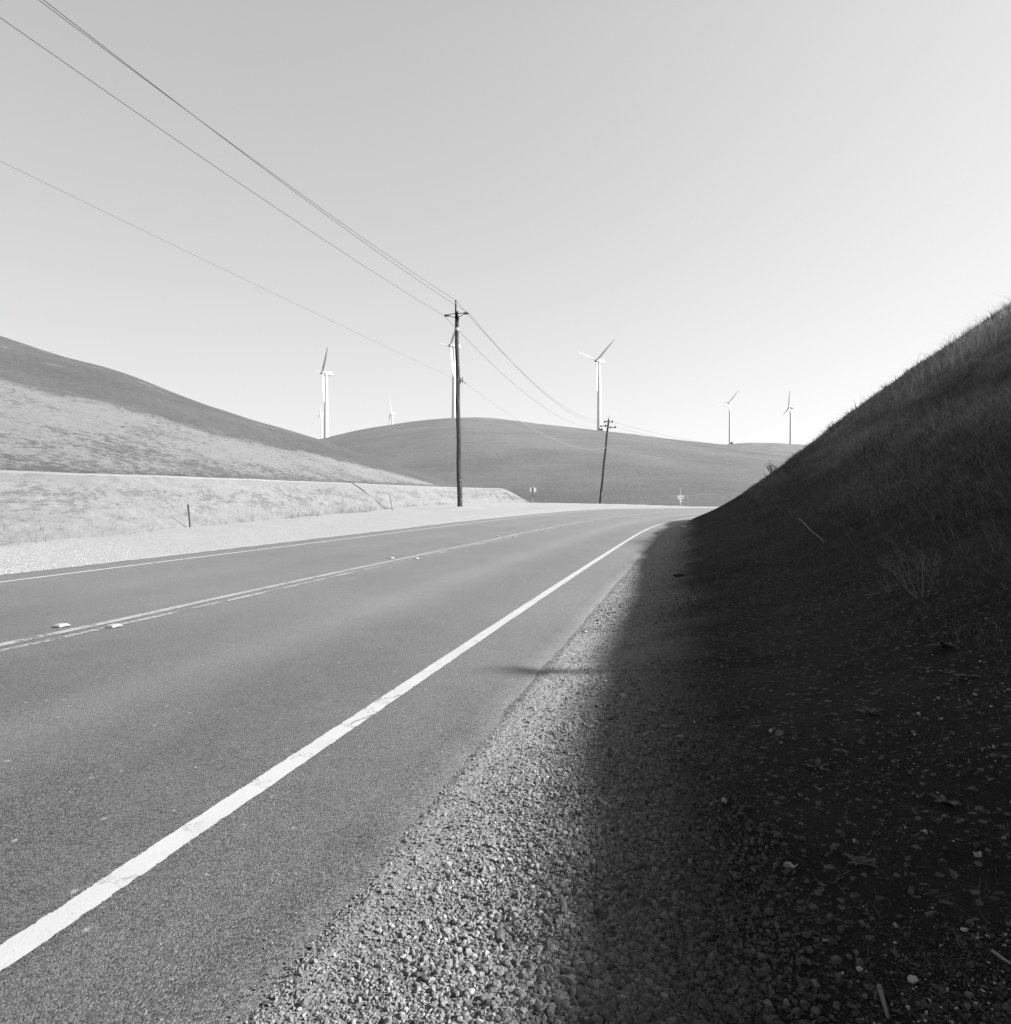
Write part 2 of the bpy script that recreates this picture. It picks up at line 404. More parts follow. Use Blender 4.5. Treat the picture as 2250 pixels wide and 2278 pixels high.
def attr_mat(name, rough=.85, spec=.2, mult=1.0, add=0.0, grain=60.0):
    t = NT(name, rough, spec); a = t.attr('tone'); n = t.noise(t.pos(), grain, 3)
    t.col(t.math('MULTIPLY', t.math('MULTIPLY_ADD', a, mult, add), t.ramp(n, .25, .75, .75, 1.25, False)))
    return t.m
M_STONE = attr_mat('crushed_stone', .85, .25)
M_GRASS = attr_mat('grass_blades', .75, .2)
M_STRAW = plain('dead_straw', .26, .7, .2, .2, 20)
M_TWIG = plain('bare_twigs', .22, .8, .15, .25, 30)
M_PAPER = plain('torn_paper', .45, .8, .1, .12, 40)
M_LEAF = plain('weed_leaf', .055, .6, .3, .3, 25)
M_ROCK = plain('flat_rock', .17, .85, .2, .3, 25)
# pole wood: dark creosote, vertical checks
t = NT('weathered_pole_wood', .85, .2); n = t.noise(t.opos((30, 30, .7)), 1.0, 7, .75); n2 = t.noise(t.opos((6, 6, 2.2)), 1, 6, .75)
v = t.ramp(n, .3, .7, .025, .12, False); v = t.math('ADD', v, t.math('MULTIPLY', t.ramp(n2, .52, .60), .07)); t.col(v); t.bump(n, .02, 1.0)
M_WOOD = t.m
M_DARKMETAL = plain('dark_hardware', .07, .5, .4, .2)
M_PORC = plain('grey_insulator', .16, .4, .5, .15)
M_GALV = plain('galvanized_steel', .48, .5, .4, .12)
M_TAG = plain('pale_band', .5, .5, .3, .1)
M_TURB = plain('white_turbine_paint', .98, .45, .35, .03, .5)
M_TURBD = plain('grey_turbine_hub', .62, .45, .35, .05, .5)
M_WIRE = plain('weathered_cable', .09, .5, .3, .1)
M_CERAMIC = plain('white_marker_ceramic', .45, .4, .4, .1, 60)
M_MARKEDGE = plain('dark_bitumen', .035, .9, .1, .2, 40)
M_SIGNW = plain('sign_face', .52, .5, .3, .05)
M_SIGNB = plain('sign_arrow_black', .03, .5, .3, .05)
M_SIGNBACK = plain('sign_back_aluminium', .5, .5, .4, .06)
M_RUST = plain('rusty_stake', .15, .8, .2, .25, 20)

# ------------------------------------------------------------------ terrain: one polar height field, split into ground and hillside
def build_terrain():
    az = np.radians(np.concatenate([np.arange(-180, -44, 3.0), np.arange(-44, 44, .22), np.arange(44, 60, .8), np.arange(60, 180.1, 2.5)]))
    az[-1] = math.pi
    r = np.concatenate([np.exp(np.linspace(math.log(.25), math.log(140), 620)), np.exp(np.linspace(math.log(150), math.log(6000), 26))])
    A, R = np.meshgrid(az, r); X = (R * np.sin(A)).ravel(); Y = (R * np.cos(A)).ravel()
    s, u = su(X, Y); Z = ground_z(X, Y, (s, u))
    rr = np.hypot(X, Y)
    Z = np.where(rr > 180, -2.0, Z * sstep(-rr, -180, -130) + -2.0 * (1 - sstep(-rr, -180, -130)))
    nz = fbm(X * .9, Y * .9, 4, 77)
    nz2 = fbm(X * 3.1, Y * 3.1, 3, 78)
    # loose gravel ridge beside the asphalt; dirt track outside it, hill shade deepened in its tone
    dirt = sstep(u + nz * .4 + nz2 * .2, 4.85, 5.4)
    dirt = np.maximum(dirt, .75 * sstep(u, 5.0, 5.5) * sstep(-s, -14, -6))
    dirt = np.where(u < 0, 0, dirt)
    pale = (u < 0) * 1.0
    pale = np.maximum(pale, .45 * sstep(u, 4.1, 4.3) * sstep(-u, -5.0, -4.5))
    V = np.stack([X, Y, Z], 1); fc = grid_faces(len(r), len(az))
    fc = fc[:, ::-1]
    hs = (u[fc].mean(1) > 7.0) & (rr[fc].mean(1) < 150)
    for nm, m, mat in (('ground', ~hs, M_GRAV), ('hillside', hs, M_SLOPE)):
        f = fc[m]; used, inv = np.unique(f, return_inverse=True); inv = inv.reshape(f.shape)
        me = np_mesh(nm, V[used], inv, 4, True, {'dirt': dirt[used], 'pale': pale[used], 'dry': sstep(Z[used], -.3, 6) * (.45 + 1.1 * (terrace(s, u)[used] + .5))})  # dry: tone factor rising with height, banded by the terraces
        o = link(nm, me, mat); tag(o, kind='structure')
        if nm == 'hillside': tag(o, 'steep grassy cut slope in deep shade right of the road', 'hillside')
        else: tag(o, 'gravel shoulders and turnout beside the road', 'ground')
build_terrain()

# ------------------------------------------------------------------ road
def strip(name, s0, s1, u0f, u1f, nu, ds, dz, mat, parent=None, lu=False):
    s = np.arange(s0, s1 + ds * .5, ds); q = np.linspace(0, 1, nu)
    u0 = u0f(s) if callable(u0f) else np.full_like(s, u0f); u1 = u1f(s) if callable(u1f) else np.full_like(s, u1f)
    U = u0[:, None] + (u1 - u0)[:, None] * q[None]; SS = np.repeat(s[:, None], nu, 1)
    X, Y = rp(SS.ravel(), U.ravel()); Z = base(SS.ravel(), U.ravel()) + dz
    at = {'ru': U.ravel(), 'rs': SS.ravel(), 'lu': np.tile(q * 2 - 1, len(s))}
    return np.stack([X, Y, Z], 1), grid_faces(len(s), nu), at
def build_road():
    er = lambda s: EDGE_R + .10 * vnoise(s * .5, s * 0, 5) - .05 + .05 * (vnoise(s * 2.3, s * 0, 6) - .5) + .028 * (vnoise(s * 9, s * 0, 8) - .5) + .02 * (vnoise(s * 26, s * 0, 18) - .5)
    el = lambda s: EDGE_L - .06 * (vnoise(s * .8, s * 0, 15) - .5) - .07 * (vnoise(s * 4, s * 0, 16) - .5)
    Vs = []; Fs = []; at = {'ru': [], 'rs': [], 'lu': []}; b = 0
    for s0, s1, ds in ((-60, -4, .5), (-4, 16, .03), (16, 60, .12), (60, 180, .5)):
        s = np.arange(s0, s1 + ds * .5, ds); s[-1] = s1
        a = er(s); c = el(s)
        cols = [c - .06, c] + [c + (a - c) * q for q in np.linspace(.02, .98, 12)] + [a, a + .05]
        U = np.stack(cols, 1); SS = np.repeat(s[:, None], U.shape[1], 1)
        X, Y = rp(SS.ravel(), U.ravel()); Z = base(SS.ravel(), U.ravel()).reshape(U.shape)
        Z[:, 0] -= .08; Z[:, -1] -= .07; Z[:, 1] -= .008; Z[:, -2] -= .010
        Vs.append(np.stack([X, Y, Z.ravel()], 1)); Fs.append(grid_faces(len(s), U.shape[1])[:, ::-1] + b); b += U.size
        at['ru'].append(U.ravel()); at['rs'].append(SS.ravel())
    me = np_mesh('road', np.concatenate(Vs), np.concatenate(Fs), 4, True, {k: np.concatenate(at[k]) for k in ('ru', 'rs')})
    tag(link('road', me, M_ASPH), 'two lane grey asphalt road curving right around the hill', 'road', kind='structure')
build_road()
def line(name, s0, s1, uc, w, mat, label, wob=.0, seed=1, dz=.004):
    parts = []
    for a, b, ds in ((-4, 16, .04), (16, 110, .25)):
        a = max(a, s0); b = min(b, s1)
        if b - a < .01: continue
        f = lambda s: wob * (vnoise(s * .45, s * 0, seed) - .5) * 2
        parts.append(strip(name, a, b, lambda s: uc - w / 2 + f(s) + .006 * (vnoise(s * 25, s * 0, seed + 3) - .5), lambda s: uc + w / 2 + f(s) + .006 * (vnoise(s * 25, s * 0, seed + 4) - .5), 5, ds, dz, mat))
    V = np.concatenate([p[0] for p in parts]); Fc = []; b = 0
    for p in parts: Fc.append(p[1][:, ::-1] + b); b += len(p[0])
    at = {k: np.concatenate([p[2][k] for p in parts]) for k in ('ru', 'rs', 'lu')}
    o = link(name, np_mesh(name, V, np.concatenate(Fc), 4, True, at), mat)
    tag(o, label, 'road line', kind='structure')
    return o
line('edge_line', -4, 100, 3.484, .10, M_WHITE, 'bold white edge line along the near right lane')
line('edge_line', 3.9, 110, -3.50, .095, M_WHITE, 'thin white edge line on the far left side of the road', seed=5)
line('edge_line', -2, 3.95, -3.60, .095, M_WHITE, 'short offset piece of far edge line at the photo border', seed=6)
line('centre_line', -4, 105, .02, .135, M_YEL, 'worn pale left stripe of the double centre line', .028, 9)
line('centre_line', -4, 34, .21, .10, M_YEL2, 'badly scuffed right stripe of the double centre line', .03, 12)

# ------------------------------------------------------------------ left bank (long low embankment beyond the shoulder)
foot = np.array([(-22, -40), (-17.2, -10), (-14.4, 0), (-12.6, 7), (-10.9, 14.1), (-10.9, 23.5), (-10.0, 34), (-8.4, 44.5), (-7.1, 66), (-6.6, 84), (-1.8, 98), (1.4, 103), (4.2, 106.5)], float)
topp = np.array([(-26.8, -41, 1.9), (-22, -10, 1.9), (-19, 0, 1.9), (-17, 7, 1.9), (-13.9, 18.9, 1.88), (-12.72, 28, 1.96), (-12.2, 38, 2.05), (-10.6, 49, 2.12), (-9.2, 70, 2.25), (-8.3, 91, 2.45), (-3.2, 102.5, 2.45), (-.2, 105.3, 2.45), (4.1, 108, .05)], float)
def build_bank():
    q = np.linspace(0, 1, 900)
    qs = np.linspace(0, 1, len(foot))
    FX = np.interp(q, qs, foot[:, 0]); FY = np.interp(q, qs, foot[:, 1])
    TX = np.interp(q, qs, topp[:, 0]); TY = np.interp(q, qs, topp[:, 1]); TZ = np.interp(q, qs, topp[:, 2])
    def sm(a, k=25):
        p_ = np.pad(a, k, mode='edge'); return np.convolve(p_, np.ones(2 * k + 1) / (2 * k + 1), 'valid')
    FX, FY, TX, TY, TZ = map(sm, (FX, FY, TX, TY, TZ))
    nx = TX - FX; ny = TY - FY; L = np.hypot(nx, ny); L = np.maximum(L, .01); nx /= L; ny /= L
    nx, ny = sm(nx, 15), sm(ny, 15)
    cols = []; frs = []
    fz = ground_z(FX, FY) - .06
    for k in np.linspace(-.06, 1, 46):
        prof = np.clip(k, 0, 1); prof = prof + .10 * np.sin(prof * math.pi * 2) * -.35
        x = FX + (TX - FX) * k; y = FY + (TY - FY) * k; z = fz + (TZ - fz) * prof - (.15 if k < 0 else 0)
        w = math.sin(math.pi * min(max(k, 0), 1))
        n = fbm(x * .55, y * .55 + k * 2, 4, 51) * .8 + fbm(x * 2.2, y * 2.2 + k * 7, 4, 55) * .32
        x = x + nx * n * w; y = y + ny * n * w; z = z + (fbm(x * 1.7, y * 1.7, 3, 61) * .22) * w + fbm(x * .3, y * .3, 2, 62) * .05
        cols.append(np.stack([x, y, z], 1)); frs.append(np.full(len(q), max(k, 0)))
    for dd, dz in ((.25, -.02), (2.5, -.05), (4.5, -.9), (6, -2.6)):
        cols.append(np.stack([TX + nx * dd, TY + ny * dd, np.maximum(TZ + dz, -1.9) if dd > 3 else TZ + dz + fbm(TX * .3, TY * .3, 2, 62) * .05], 1)); frs.append(np.full(len(q), 1.))
    V = np.stack(cols, 1).reshape(-1, 3); fr = np.stack(frs, 1).ravel()
    o = link('embankment', np_mesh('embankment', V, grid_faces(len(q), len(cols)), 4, True, {'fr': fr}), M_BANK)
    tag(o, 'long low pale dirt bank with a level top left of the road', 'embankment', kind='structure')
build_bank()

# ------------------------------------------------------------------ hills: ridge line with its own distance, rounded front and back
class Hill:
    def __init__(s, pts, base_d, back=1.5, zb=-2.0, nz=1.0, seed=0, shape=1.25):
        p = np.array(pts, float); s.px = p[:, 0]; s.ty = (YH - p[:, 1]) / F; s.D = p[:, 2]; s.bd = base_d; s.back = back; s.zb = zb; s.nz = nz; s.seed = seed; s.shape = shape
    def cols(s, px):
        from_ = s.px
        def sm(v):
            a = np.interp(px, from_, v); return a
        return sm(s.ty), sm(s.D)
    def z(s, px, Y):
        ty, D = s.cols(px); bd = np.interp(px, s.bd[0], s.bd[1]); q = np.clip((Y - bd) / (D - bd), 0, None)
        ridge = HC + ty * D
        # rounded rise: straight flank easing to the top, then away
        k = s.shape
        prof = np.where(q <= 1, q * k - (k - 1) * q ** (k / (k - 1)), 1 - .9 * sstep(q, 1, 1 + s.back))
        return s.zb + (ridge - s.zb) * prof
    def build(s, name, mat, label, npx=500, nr=170, px0=None, px1=None, extra=None):
        px = np.linspace(s.px[0] if px0 is None else px0, s.px[-1] if px1 is None else px1, npx)
        ty, D = s.cols(px)
        # smooth the ridge
        k = max(3, npx // 60); ker = np.ones(2 * k + 1) / (2 * k + 1)
        smf = lambda a: np.convolve(np.pad(a, k, mode='edge'), ker, 'valid')
        bs = np.interp(px, s.bd[0], s.bd[1]); k2 = max(4, npx // 9); bs = np.convolve(np.pad(bs, k2, mode='edge'), np.hanning(2 * k2 + 3)[1:-1] / np.hanning(2 * k2 + 3)[1:-1].sum(), 'valid'); s.bd = (px, bs)
        s.px = px; s.ty = smf(ty); s.D = smf(D); ty, D = s.ty, s.D
        q = np.concatenate([np.linspace(-.05, 1.1, nr), np.linspace(1.15, 1 + s.back, 14)])
        bd = np.interp(px, s.bd[0], s.bd[1])
        Y = bd[None] + (D - bd)[None] * q[:, None]; PX = np.repeat(px[None], len(q), 0)
        Z = s.z(PX.ravel(), Y.ravel()).reshape(Y.shape)
        X = (PX - 1125) / F * Y
        n = fbm(X * .02, Y * .02, 4, s.seed) * 2.2 + fbm(X * .12, Y * .12, 4, s.seed + 5) * .7
        w = np.clip(1 - np.abs(q - 1) / .12, 0, 1)[:, None]
        Z = Z + n * s.nz * (1 - .93 * w) * np.clip(q, 0, 1)[:, None]
        # scale so that the tallest sight angle is the ridge line itself
        te = (Z - HC) / np.maximum(Y, 1); mx = te.max(0); sc_ = (ty * 1.0) / np.maximum(mx, 1e-4); sc_ = smf(np.clip(sc_, .8, 1.1))
        s.sc = sc_
        Z = np.where(Z > HC, HC + (Z - HC) * sc_[None], Z)
        s.grid = (q, X, Y, Z)
        V = np.stack([X.ravel(), Y.ravel(), Z.ravel()], 1)
        at = {'fr': np.zeros(V.shape[0]), 'low': np.zeros(V.shape[0])}
        if extra: at.update(extra(PX, Y, Z, q, te * sc_[None]))
        me = np_mesh(name, V, grid_faces(len(q), npx), 4, True, at)
        o = link(name, me, mat); tag(o, label, 'hill', kind='structure'); return o
    def zat(s, x, y):
        q, X, Y, Z = s.grid; px = 1125 + F * x / y; j = int(np.clip(np.searchsorted(s.px, px), 0, len(s.px) - 1))
        return float(np.interp(y, Y[:, j], Z[:, j]))
lh = Hill([(-3200, 560, 150), (-1500, 560, 160), (-700, 620, 175), (-300, 670, 180), (0, 745, 180), (106, 784, 178), (289, 831, 174), (401, 881, 170), (554, 932, 166), (713, 977, 162), (825, 1016, 158), (920, 1047, 156), (1014, 1079, 154), (1060, 1098, 152), (1110, 1122, 150)],
          ([-3200, -700, 0, 700, 900, 1020, 1110], [30, 30, 32, 55, 84, 112, 125]), back=1.0, seed=100, shape=1.35, nz=.5)
def lh_extra(PX, Y, Z, q, te):
    # fr: signed measure, > 0 on the dark upper band; low: patchier lower part
    py = YH - te * F; sil = YH - np.repeat(lh.ty[None], len(q), 0) * F
    dep = np.interp(PX[0], [-3200, 0, 300, 600, 900, 1110], [125, 100, 76, 48, 18, 8])[None]
    d = (py - sil)
    fr = 1 - d / np.maximum(dep, 1)
    fr = np.where(np.repeat(q[:, None] > 1, d.shape[1], 1), 1.0, fr)
    low = np.clip((d / (dep * 2.2)) - .35, 0, 1)
    low = low * 1.1
    bt = np.interp(PX[0], [0, 825, 1110], [1046, 1075, 1087])[None]; foot_ = np.clip(1 - (bt - py) / np.interp(PX[0], [0, 700, 1000], [16, 9, 5])[None], 0, 1) * (py < bt + 60)
    return {'fr': fr.ravel(), 'low': np.clip(low, 0, 1).ravel(), 'foot': foot_.ravel()}
lh.build('hill', M_HILL_DRY, 'nearest rounded hill at the left, pale dry grass below a darker top', 700, 240, extra=lh_extra)
fh = Hill([(-400, 1040, 480), (300, 1030, 480), (600, 1000, 490), (713, 977, 505), (802, 955, 505), (896, 940, 495), (1002, 928, 490), (1085, 928, 490), (1179, 940, 500), (1332, 957.5, 514), (1400, 964, 520), (1474, 975, 530), (1615, 989, 560), (1800, 1010, 600), (2300, 1040, 640), (3000, 1060, 640)],
          ([-400, 700, 1100, 1300, 1640, 3000], [190, 175, 150, 115, 95, 110]), back=.6, seed=200, shape=1.3, nz=1.0)
fh.build('hill', M_HILL, 'broad dark rounded hill behind the utility poles', 520, 200)
dh = Hill([(1100, 1040, 950), (1450, 1003, 950), (1585, 992, 960), (1640, 986, 960), (1700, 984, 955), (1770, 988, 950), (1850, 993, 950), (2000, 1000, 950), (3000, 1030, 950)],
          ([1100, 3000], [620, 640]), back=.6, seed=300, shape=1.3, nz=1.4)
dh.build('hill', M_HILL, 'paler distant hill under the two right hand turbines', 300, 90)
eh = Hill([(200, 1030, 1400), (600, 992, 1400), (750, 986, 1400), (900, 990, 1300), (1100, 1000, 1300), (1300, 1040, 1300)], ([200, 1300], [800, 800]), back=.5, seed=400, shape=1.3, nz=1.4)
eh.build('hill', M_HILL, 'farthest ridge hidden behind the broad hill', 120, 50)

# ------------------------------------------------------------------ wind turbines
def make_turbine(hub_h):
    """base at origin, rotor facing local -X; parts: tower, nacelle, hub, blades"""
    root = empty('wind_turbine', (0, 0, 0), 'x', 'wind turbine', 'wind turbines on the hills')
    prof = [(1.75, -4), (1.72, 0), (1.55, hub_h * .3), (1.35, hub_h * .6), (1.12, hub_h - 1.6), (1.12, hub_h - 1.3)]
    MB().lathe(prof, n=28).build('tower', M_TURB, root, True)
    m = MB()
    secs = [(-1.6, .95, .9), (-1.2, 1.25, 1.2), (0, 1.45, 1.4), (2.6, 1.45, 1.45), (4.0, 1.25, 1.3), (4.3, .95, 1.0)]
    V = []; Fc = []
    n = 12
    for x, hy, hz in secs:
        for k in range(n):
            a = 2 * math.pi * (k + .5) / n; c, s_ = math.cos(a), math.sin(a)
            e = .45; V.append((x, hy * math.copysign(abs(c) ** e, c), hub_h + hz * math.copysign(abs(s_) ** e, s_)))
    for i in range(len(secs) - 1):
        for k in range(n):
            j = (k + 1) % n; Fc.append((i * n + k, (i + 1) * n + k, (i + 1) * n + j, i * n + j))
    Fc += [tuple(range(n)), tuple(range((len(secs) - 1) * n + n - 1, (len(secs) - 1) * n - 1, -1))]
    nac = m.add(V, Fc).build('nacelle', M_TURB, root)
    MB().tube([(3.6, 0, hub_h + 1.1), (3.6, 0, hub_h + 2.1)], .06, 6).build('anemometer', M_TURBD, nac)
    MB().lathe([(.2, -1.5), (.8, -1.1), (1.15, -.3), (1.2, .5), (1.0, 1.0), (.9, 1.2)], (-2.9, 0, hub_h), 20, (1, 0, 0)).build('hub', M_TURBD, root, True)
    return root
def add_blades(root, hub_h, angs, R=23.5):
    # blade: lofted airfoil along +Z, chord in Y, rotor axis X
    secs = [(.6, .55, .55, 0), (1.6, .52, .52, 0), (3.2, 1.0, .42, 14), (5.2, 1.12, .30, 12), (9, .92, .2, 8), (14, .68, .13, 4), (19, .46, .08, 1), (22.6, .26, .045, 0), (23.5, .05, .02, 0)]
    V = []; n = 12
    for z, ch, th, tw in secs:
        for k in range(n):
            a = 2 * math.pi * k / n; y = ch * (math.cos(a) - (.25 if z > 2.5 else 0)); x = th * math.sin(a); tt = math.radians(tw + 72)
            V.append((x * math.cos(tt) - y * math.sin(tt), x * math.sin(tt) + y * math.cos(tt), z))
    Fc = []
    for i in range(len(secs) - 1):
        for k in range(n):
            j = (k + 1) % n; Fc.append((i * n + k, i * n + j, (i + 1) * n + j, (i + 1) * n + k))
    Fc += [tuple(range(n - 1, -1, -1)), tuple(range((len(secs) - 1) * n, len(secs) * n))]
    me = bpy.data.meshes.new('blade'); me.from_pydata(V, [], Fc); me.polygons.foreach_set('use_smooth', [True] * len(Fc)); me.materials.append(M_TURB)
    for a in angs:
        b = bpy.data.objects.new('blade', me); C.objects.link(b); b.parent = root
        # seen from in front of the rotor (looking along +X) angle 0 is up, positive to screen right as seen by the camera
        b.location = (-2.9, 0, hub_h); b.rotation_euler = (math.radians(a), 0, 0)
TUR = [  # hub px, hub py, distance, azimuth the rotor faces (deg clockwise from +Y), blade angle, label
    (717, 830, 514, -118.7, 44, 'tall wind turbine rising from the notch between the left hill and broad hill', fh),
    (1002, 769, 480, -117, 45, 'tall wind turbine half hidden behind the near utility pole', fh),
    (1327, 802.5, 514, -125, 57, 'tall white wind turbine just left of the leaning far pole', fh),
    (712.5, 921, 1500, -118, 10, 'tiny far turbine directly beside the tower of the leftmost tall turbine', eh),
    (869, 919.5, 1057, -112, 348, 'tiny far turbine alone on the rising flank of the broad hill', eh),
    (1621.5, 896, 970, -125, 47, 'slim turbine with one blade pointing up right, above the distant hill', dh),
    (1755, 907.4, 946, -90, 8, 'rightmost turbine with one blade straight up, nearest the shaded slope', dh)]
for px, py, D, az, ba, lab, hl in TUR:
    X = (px - 1125) / F * D; Zh = HC + (YH - py) / F * D
    # tower stands 2.9 m behind the hub along the axis
    ax = Vector((math.sin(math.radians(az)), math.cos(math.radians(az)), 0))
    tx, ty_ = X - ax.x * 2.9, D - ax.y * 2.9
    zb = hl.zat(tx, ty_); H = Zh - zb
    T = make_turbine(H); T['label'] = lab
    add_blades(T, H, (ba, ba + 120, ba + 240))
    T.location = (tx, ty_, zb)
    T.rotation_euler = (0, 0, math.atan2(-ax.y, -ax.x))
    for o in list(T.children):
        pass
def tbox(px, pyb, D, w, lab):
    x = (px - 1125) / F * D; z = HC + (YH - pyb) / F * D
    r = empty('transformer_box', (x, D, z), lab, 'transformer', 'transformer boxes by the turbines')
    MB().box((0, 0, w * .42), (w, w * .8, w * .84), bev=.12).build('cabinet', M_RUST, r)
    MB().box((0, 0, w * .86), (w * 1.1, w * .9, .12)).build('lid', M_DARKMETAL, r)
tbox(1337.5, 959.5, 512, 2.4, 'small dark equipment box at the foot of the turbine near the leaning pole')
tbox(1014, 927, 484, 1.8, 'small dark equipment box at the turbine foot hidden by the near pole')
tbox(1628.5, 987.5, 955, 2.8, 'small dark equipment box below the slim turbine above the distant hill')

# ------------------------------------------------------------------ utility poles
P1 = Vector((-3.16, 47.6, 0)); P1.z = gz1(P1.x, P1.y); P1T = Vector((-3.41, 47.6, 14.53))
P2 = Vector((15.95, 117, -1.6)); P2T = Vector((17.55, 117, 14.35))
armd = Vector((.966, -.259, 0))
def pole_common(root, b, t, r0, r1):
    n = 22; pts = [b - root.location + (t - b) * (i / n) for i in range(-1, n + 1)]
    pts = [p + Vector((.02 * math.sin(i * .9), .015 * math.cos(i * 1.3), 0)) for i, p in enumerate(pts)]
    rad = [r0 + (r1 - r0) * i / (n + 1) + .004 * math.sin(i * 2.1) for i in range(n + 2)]
    MB().tube(pts, rad, 18).build('pole_shaft', M_WOOD, root, True)
def insulator(parent, c, axis, L=.34, r=.075):
    prof = [(r * .5, -L / 2)]; k = 5
    for i in range(k):
        z = -L / 2 + L * (i + .2) / k; prof += [(r * .55, z), (r, z + L * .25 / k), (r, z + L * .45 / k), (r * .55, z + L * .6 / k)]
    prof.append((r * .4, L / 2))
    MB().lathe(prof, c, 12, axis).build('insulator', M_PORC, parent, True)
root1 = empty('utility_pole', P1, 'tall dark wooden utility pole standing closest, on the gravel turnout', 'utility pole', 'utility poles along the bend')
pole_common(root1, P1, P1T - Vector((-.02, 0, .55)), .185, .13)
A = (P1T - P1)
zc = 13.75 - P1.z
pc = Vector((A.x * (zc / A.z), 0, zc))
# top extension with pin
m = MB().box(A + Vector((-.03, -.05, -.55)), (.11, .11, 1.1), bev=.02); m.build('top_extension', M_WOOD, root1)
pin = MB().tube([A + Vector((-.03, -.05, -.05)), A + Vector((-.03, -.05, .10))], .02, 8).build('top_pin', M_DARKMETAL, root1)
insulator(root1, A + Vector((-.03, -.05, .14)), (0, 0, 1), .14, .07)
# two fibre brackets with insulators, one each side
for sgn in (-1, 1):
    e = pc + armd * sgn * .66 + Vector((0, 0, .06 if sgn > 0 else .0))
    m = MB(); m.tube([pc + Vector((0, -.14, .06)), pc + armd * sgn * .30 + Vector((0, -.10, .05)), e + Vector((0, 0, .03))], .028, 8)
    m.tube([pc + Vector((0, -.14, -.26)), pc + armd * sgn * .26 + Vector((0, -.10, -.16)), e - armd * sgn * .05 + Vector((0, 0, -.02))], .024, 8)
    m.box(pc + Vector((0, -.15, -.10)), (.16, .05, .46))
    m.build('bracket', M_DARKMETAL, root1)
    insulator(root1, e + armd * sgn * .05, armd, .36, .10)
MB().lathe([(.150, -.10), (.154, -.09), (.154, .09), (.150, .10)], pc + Vector((.02, 0, -1.02)), 18).build('pale_band', M_TAG, root1, True)
cz = 9.18 - P1.z; cc = Vector((A.x * cz / A.z, 0, cz))
m = MB().box(cc + Vector((.24, -.05, 0)), (.22, .06, .06)); m.box(cc + Vector((.22, -.05, 0)), (.05, .05, .42)); m.box(cc + Vector((.34, -.05, .05)), (.05, .05, .36)); m.tube([cc + Vector((.34, -.05, -.05)), cc + Vector((.58, 0, -.18))], .025, 6)
m.build('cable_clamp', M_DARKMETAL, root1)
for dz, dx in ((.52, .12), (1.83, .10)):
    MB().box(Vector((A.x * dz / A.z + dx, -.15, dz)), (.10, .03, .16), bev=.008).build('number_tag', M_TAG, root1)
# stub of dark guard strip on the lower trunk, ground wire
MB().tube([Vector((A.x * z_ / A.z - .03, -.19 + .0045 * z_, z_)) for z_ in np.linspace(.1, 9, 12)], .012, 6).build('ground_wire', M_DARKMETAL, root1)

root2 = empty('utility_pole', P2, 'leaning dark utility pole farther off in front of the broad hill', 'utility pole', 'utility poles along the bend')
pole_common(root2, P2, P2T, .24, .15)
B = P2T - P2; tilt = Vector((.10, 0, 0))
for zz, hw, k in ((13.9, .75, 2), (13.05, 1.35, 4)):
    c = B * ((zz - P2.z) / B.z) + Vector((0, -.22, 0)); d = Vector((.985, -.1, -.14)).normalized()
    MB().box(c, (hw * 2, .10, .12), Matrix.Rotation(.14, 3, 'Y')).build('crossarm', M_WOOD, root2)
    for i in range(k):
        off = (-hw + .12 + (2 * hw - .24) * i / (k - 1))
        MB().lathe([(.04, -.03), (.13, .02), (.16, .10), (.13, .18), (.05, .24)], c + d * off + Vector((0, 0, .05 if i % 2 else -.25)), 12).build('insulator', M_DARKMETAL, root2, True)
MB().tube([B, B + Vector((.12, 0, .55))], .035, 6).build('top_pin', M_DARKMETAL, root2)
for zz in (12.9, 12.1, 9.45, 1.6):
    c = B * ((zz - P2.z) / B.z); MB().lathe([(.20, -.05), (.21, .05)], c + Vector((.02, -.03, 0)), 14).build('pale_band', M_TAG, root2, True)

# wires
def wire(a, b, sag, r, label, n=60, mat=None, t1=1.0):
    a = Vector(a); b = Vector(b); pts = []
    for i in range(n + 1):
        t_ = i / n * t1; p_ = a.lerp(b, t_); p_.z -= 4 * sag * t_ * (1 - t_); pts.append(p_)
    o = MB().tube(pts, r, 6).build('overhead_wire', mat or M_WIRE, None, True); tag(o, label, 'wire', 'overhead wires'); return o
d01 = Vector((-18.7, -69.6, 0))
topA = P1 + A + Vector((-.03, -.05, .2)); rB = P1 + pc + armd * .9 + Vector((0, 0, .05)); lC = P1 + pc - armd * .9; cm = P1 + cc + Vector((-.0, -.2, .03)); cm2 = P1 + cc + Vector((.58, 0, -.18))
wire(topA, topA + d01 + Vector((-.1, 0, 0)), 1.2, .0105, 'overhead wire from the near pole tip up to the top left corner')
wire(rB, rB + d01 + Vector((1.3, 0, 0)), 1.4, .0105, 'overhead wire from the near pole right bracket, hugging the topmost wire')
wire(lC, lC + d01 + Vector((1.2, 0, 0)), 1.1, .0105, 'overhead wire from the near pole left bracket to the upper left border')
wire(cm, cm + d01 + Vector((.2, 0, 0)), .3, .0045, 'lowest thin cable from mid pole sloping gently to the left border')
w2 = Vector((0, 0, 0))
wire(topA, P2 + B * ((14.1 - P2.z) / B.z) + Vector((-.1, -.2, 0)), 2.5, .012, 'sagging wire from the near pole tip down to the leaning pole top')
wire(rB, P2 + B * ((13.9 - P2.z) / B.z) + Vector((.5, -.2, 0)), 2.7, .012, 'sagging wire from the near pole right bracket to the leaning pole')
wire(lC, P2 + B * ((13.05 - P2.z) / B.z) + Vector((-1.2, -.2, 0)), 2.4, .012, 'lower sagging wire from near pole left bracket to leaning pole crossarm')
M_WIREP = plain('pale_cable', .42, .5, .3, .1)
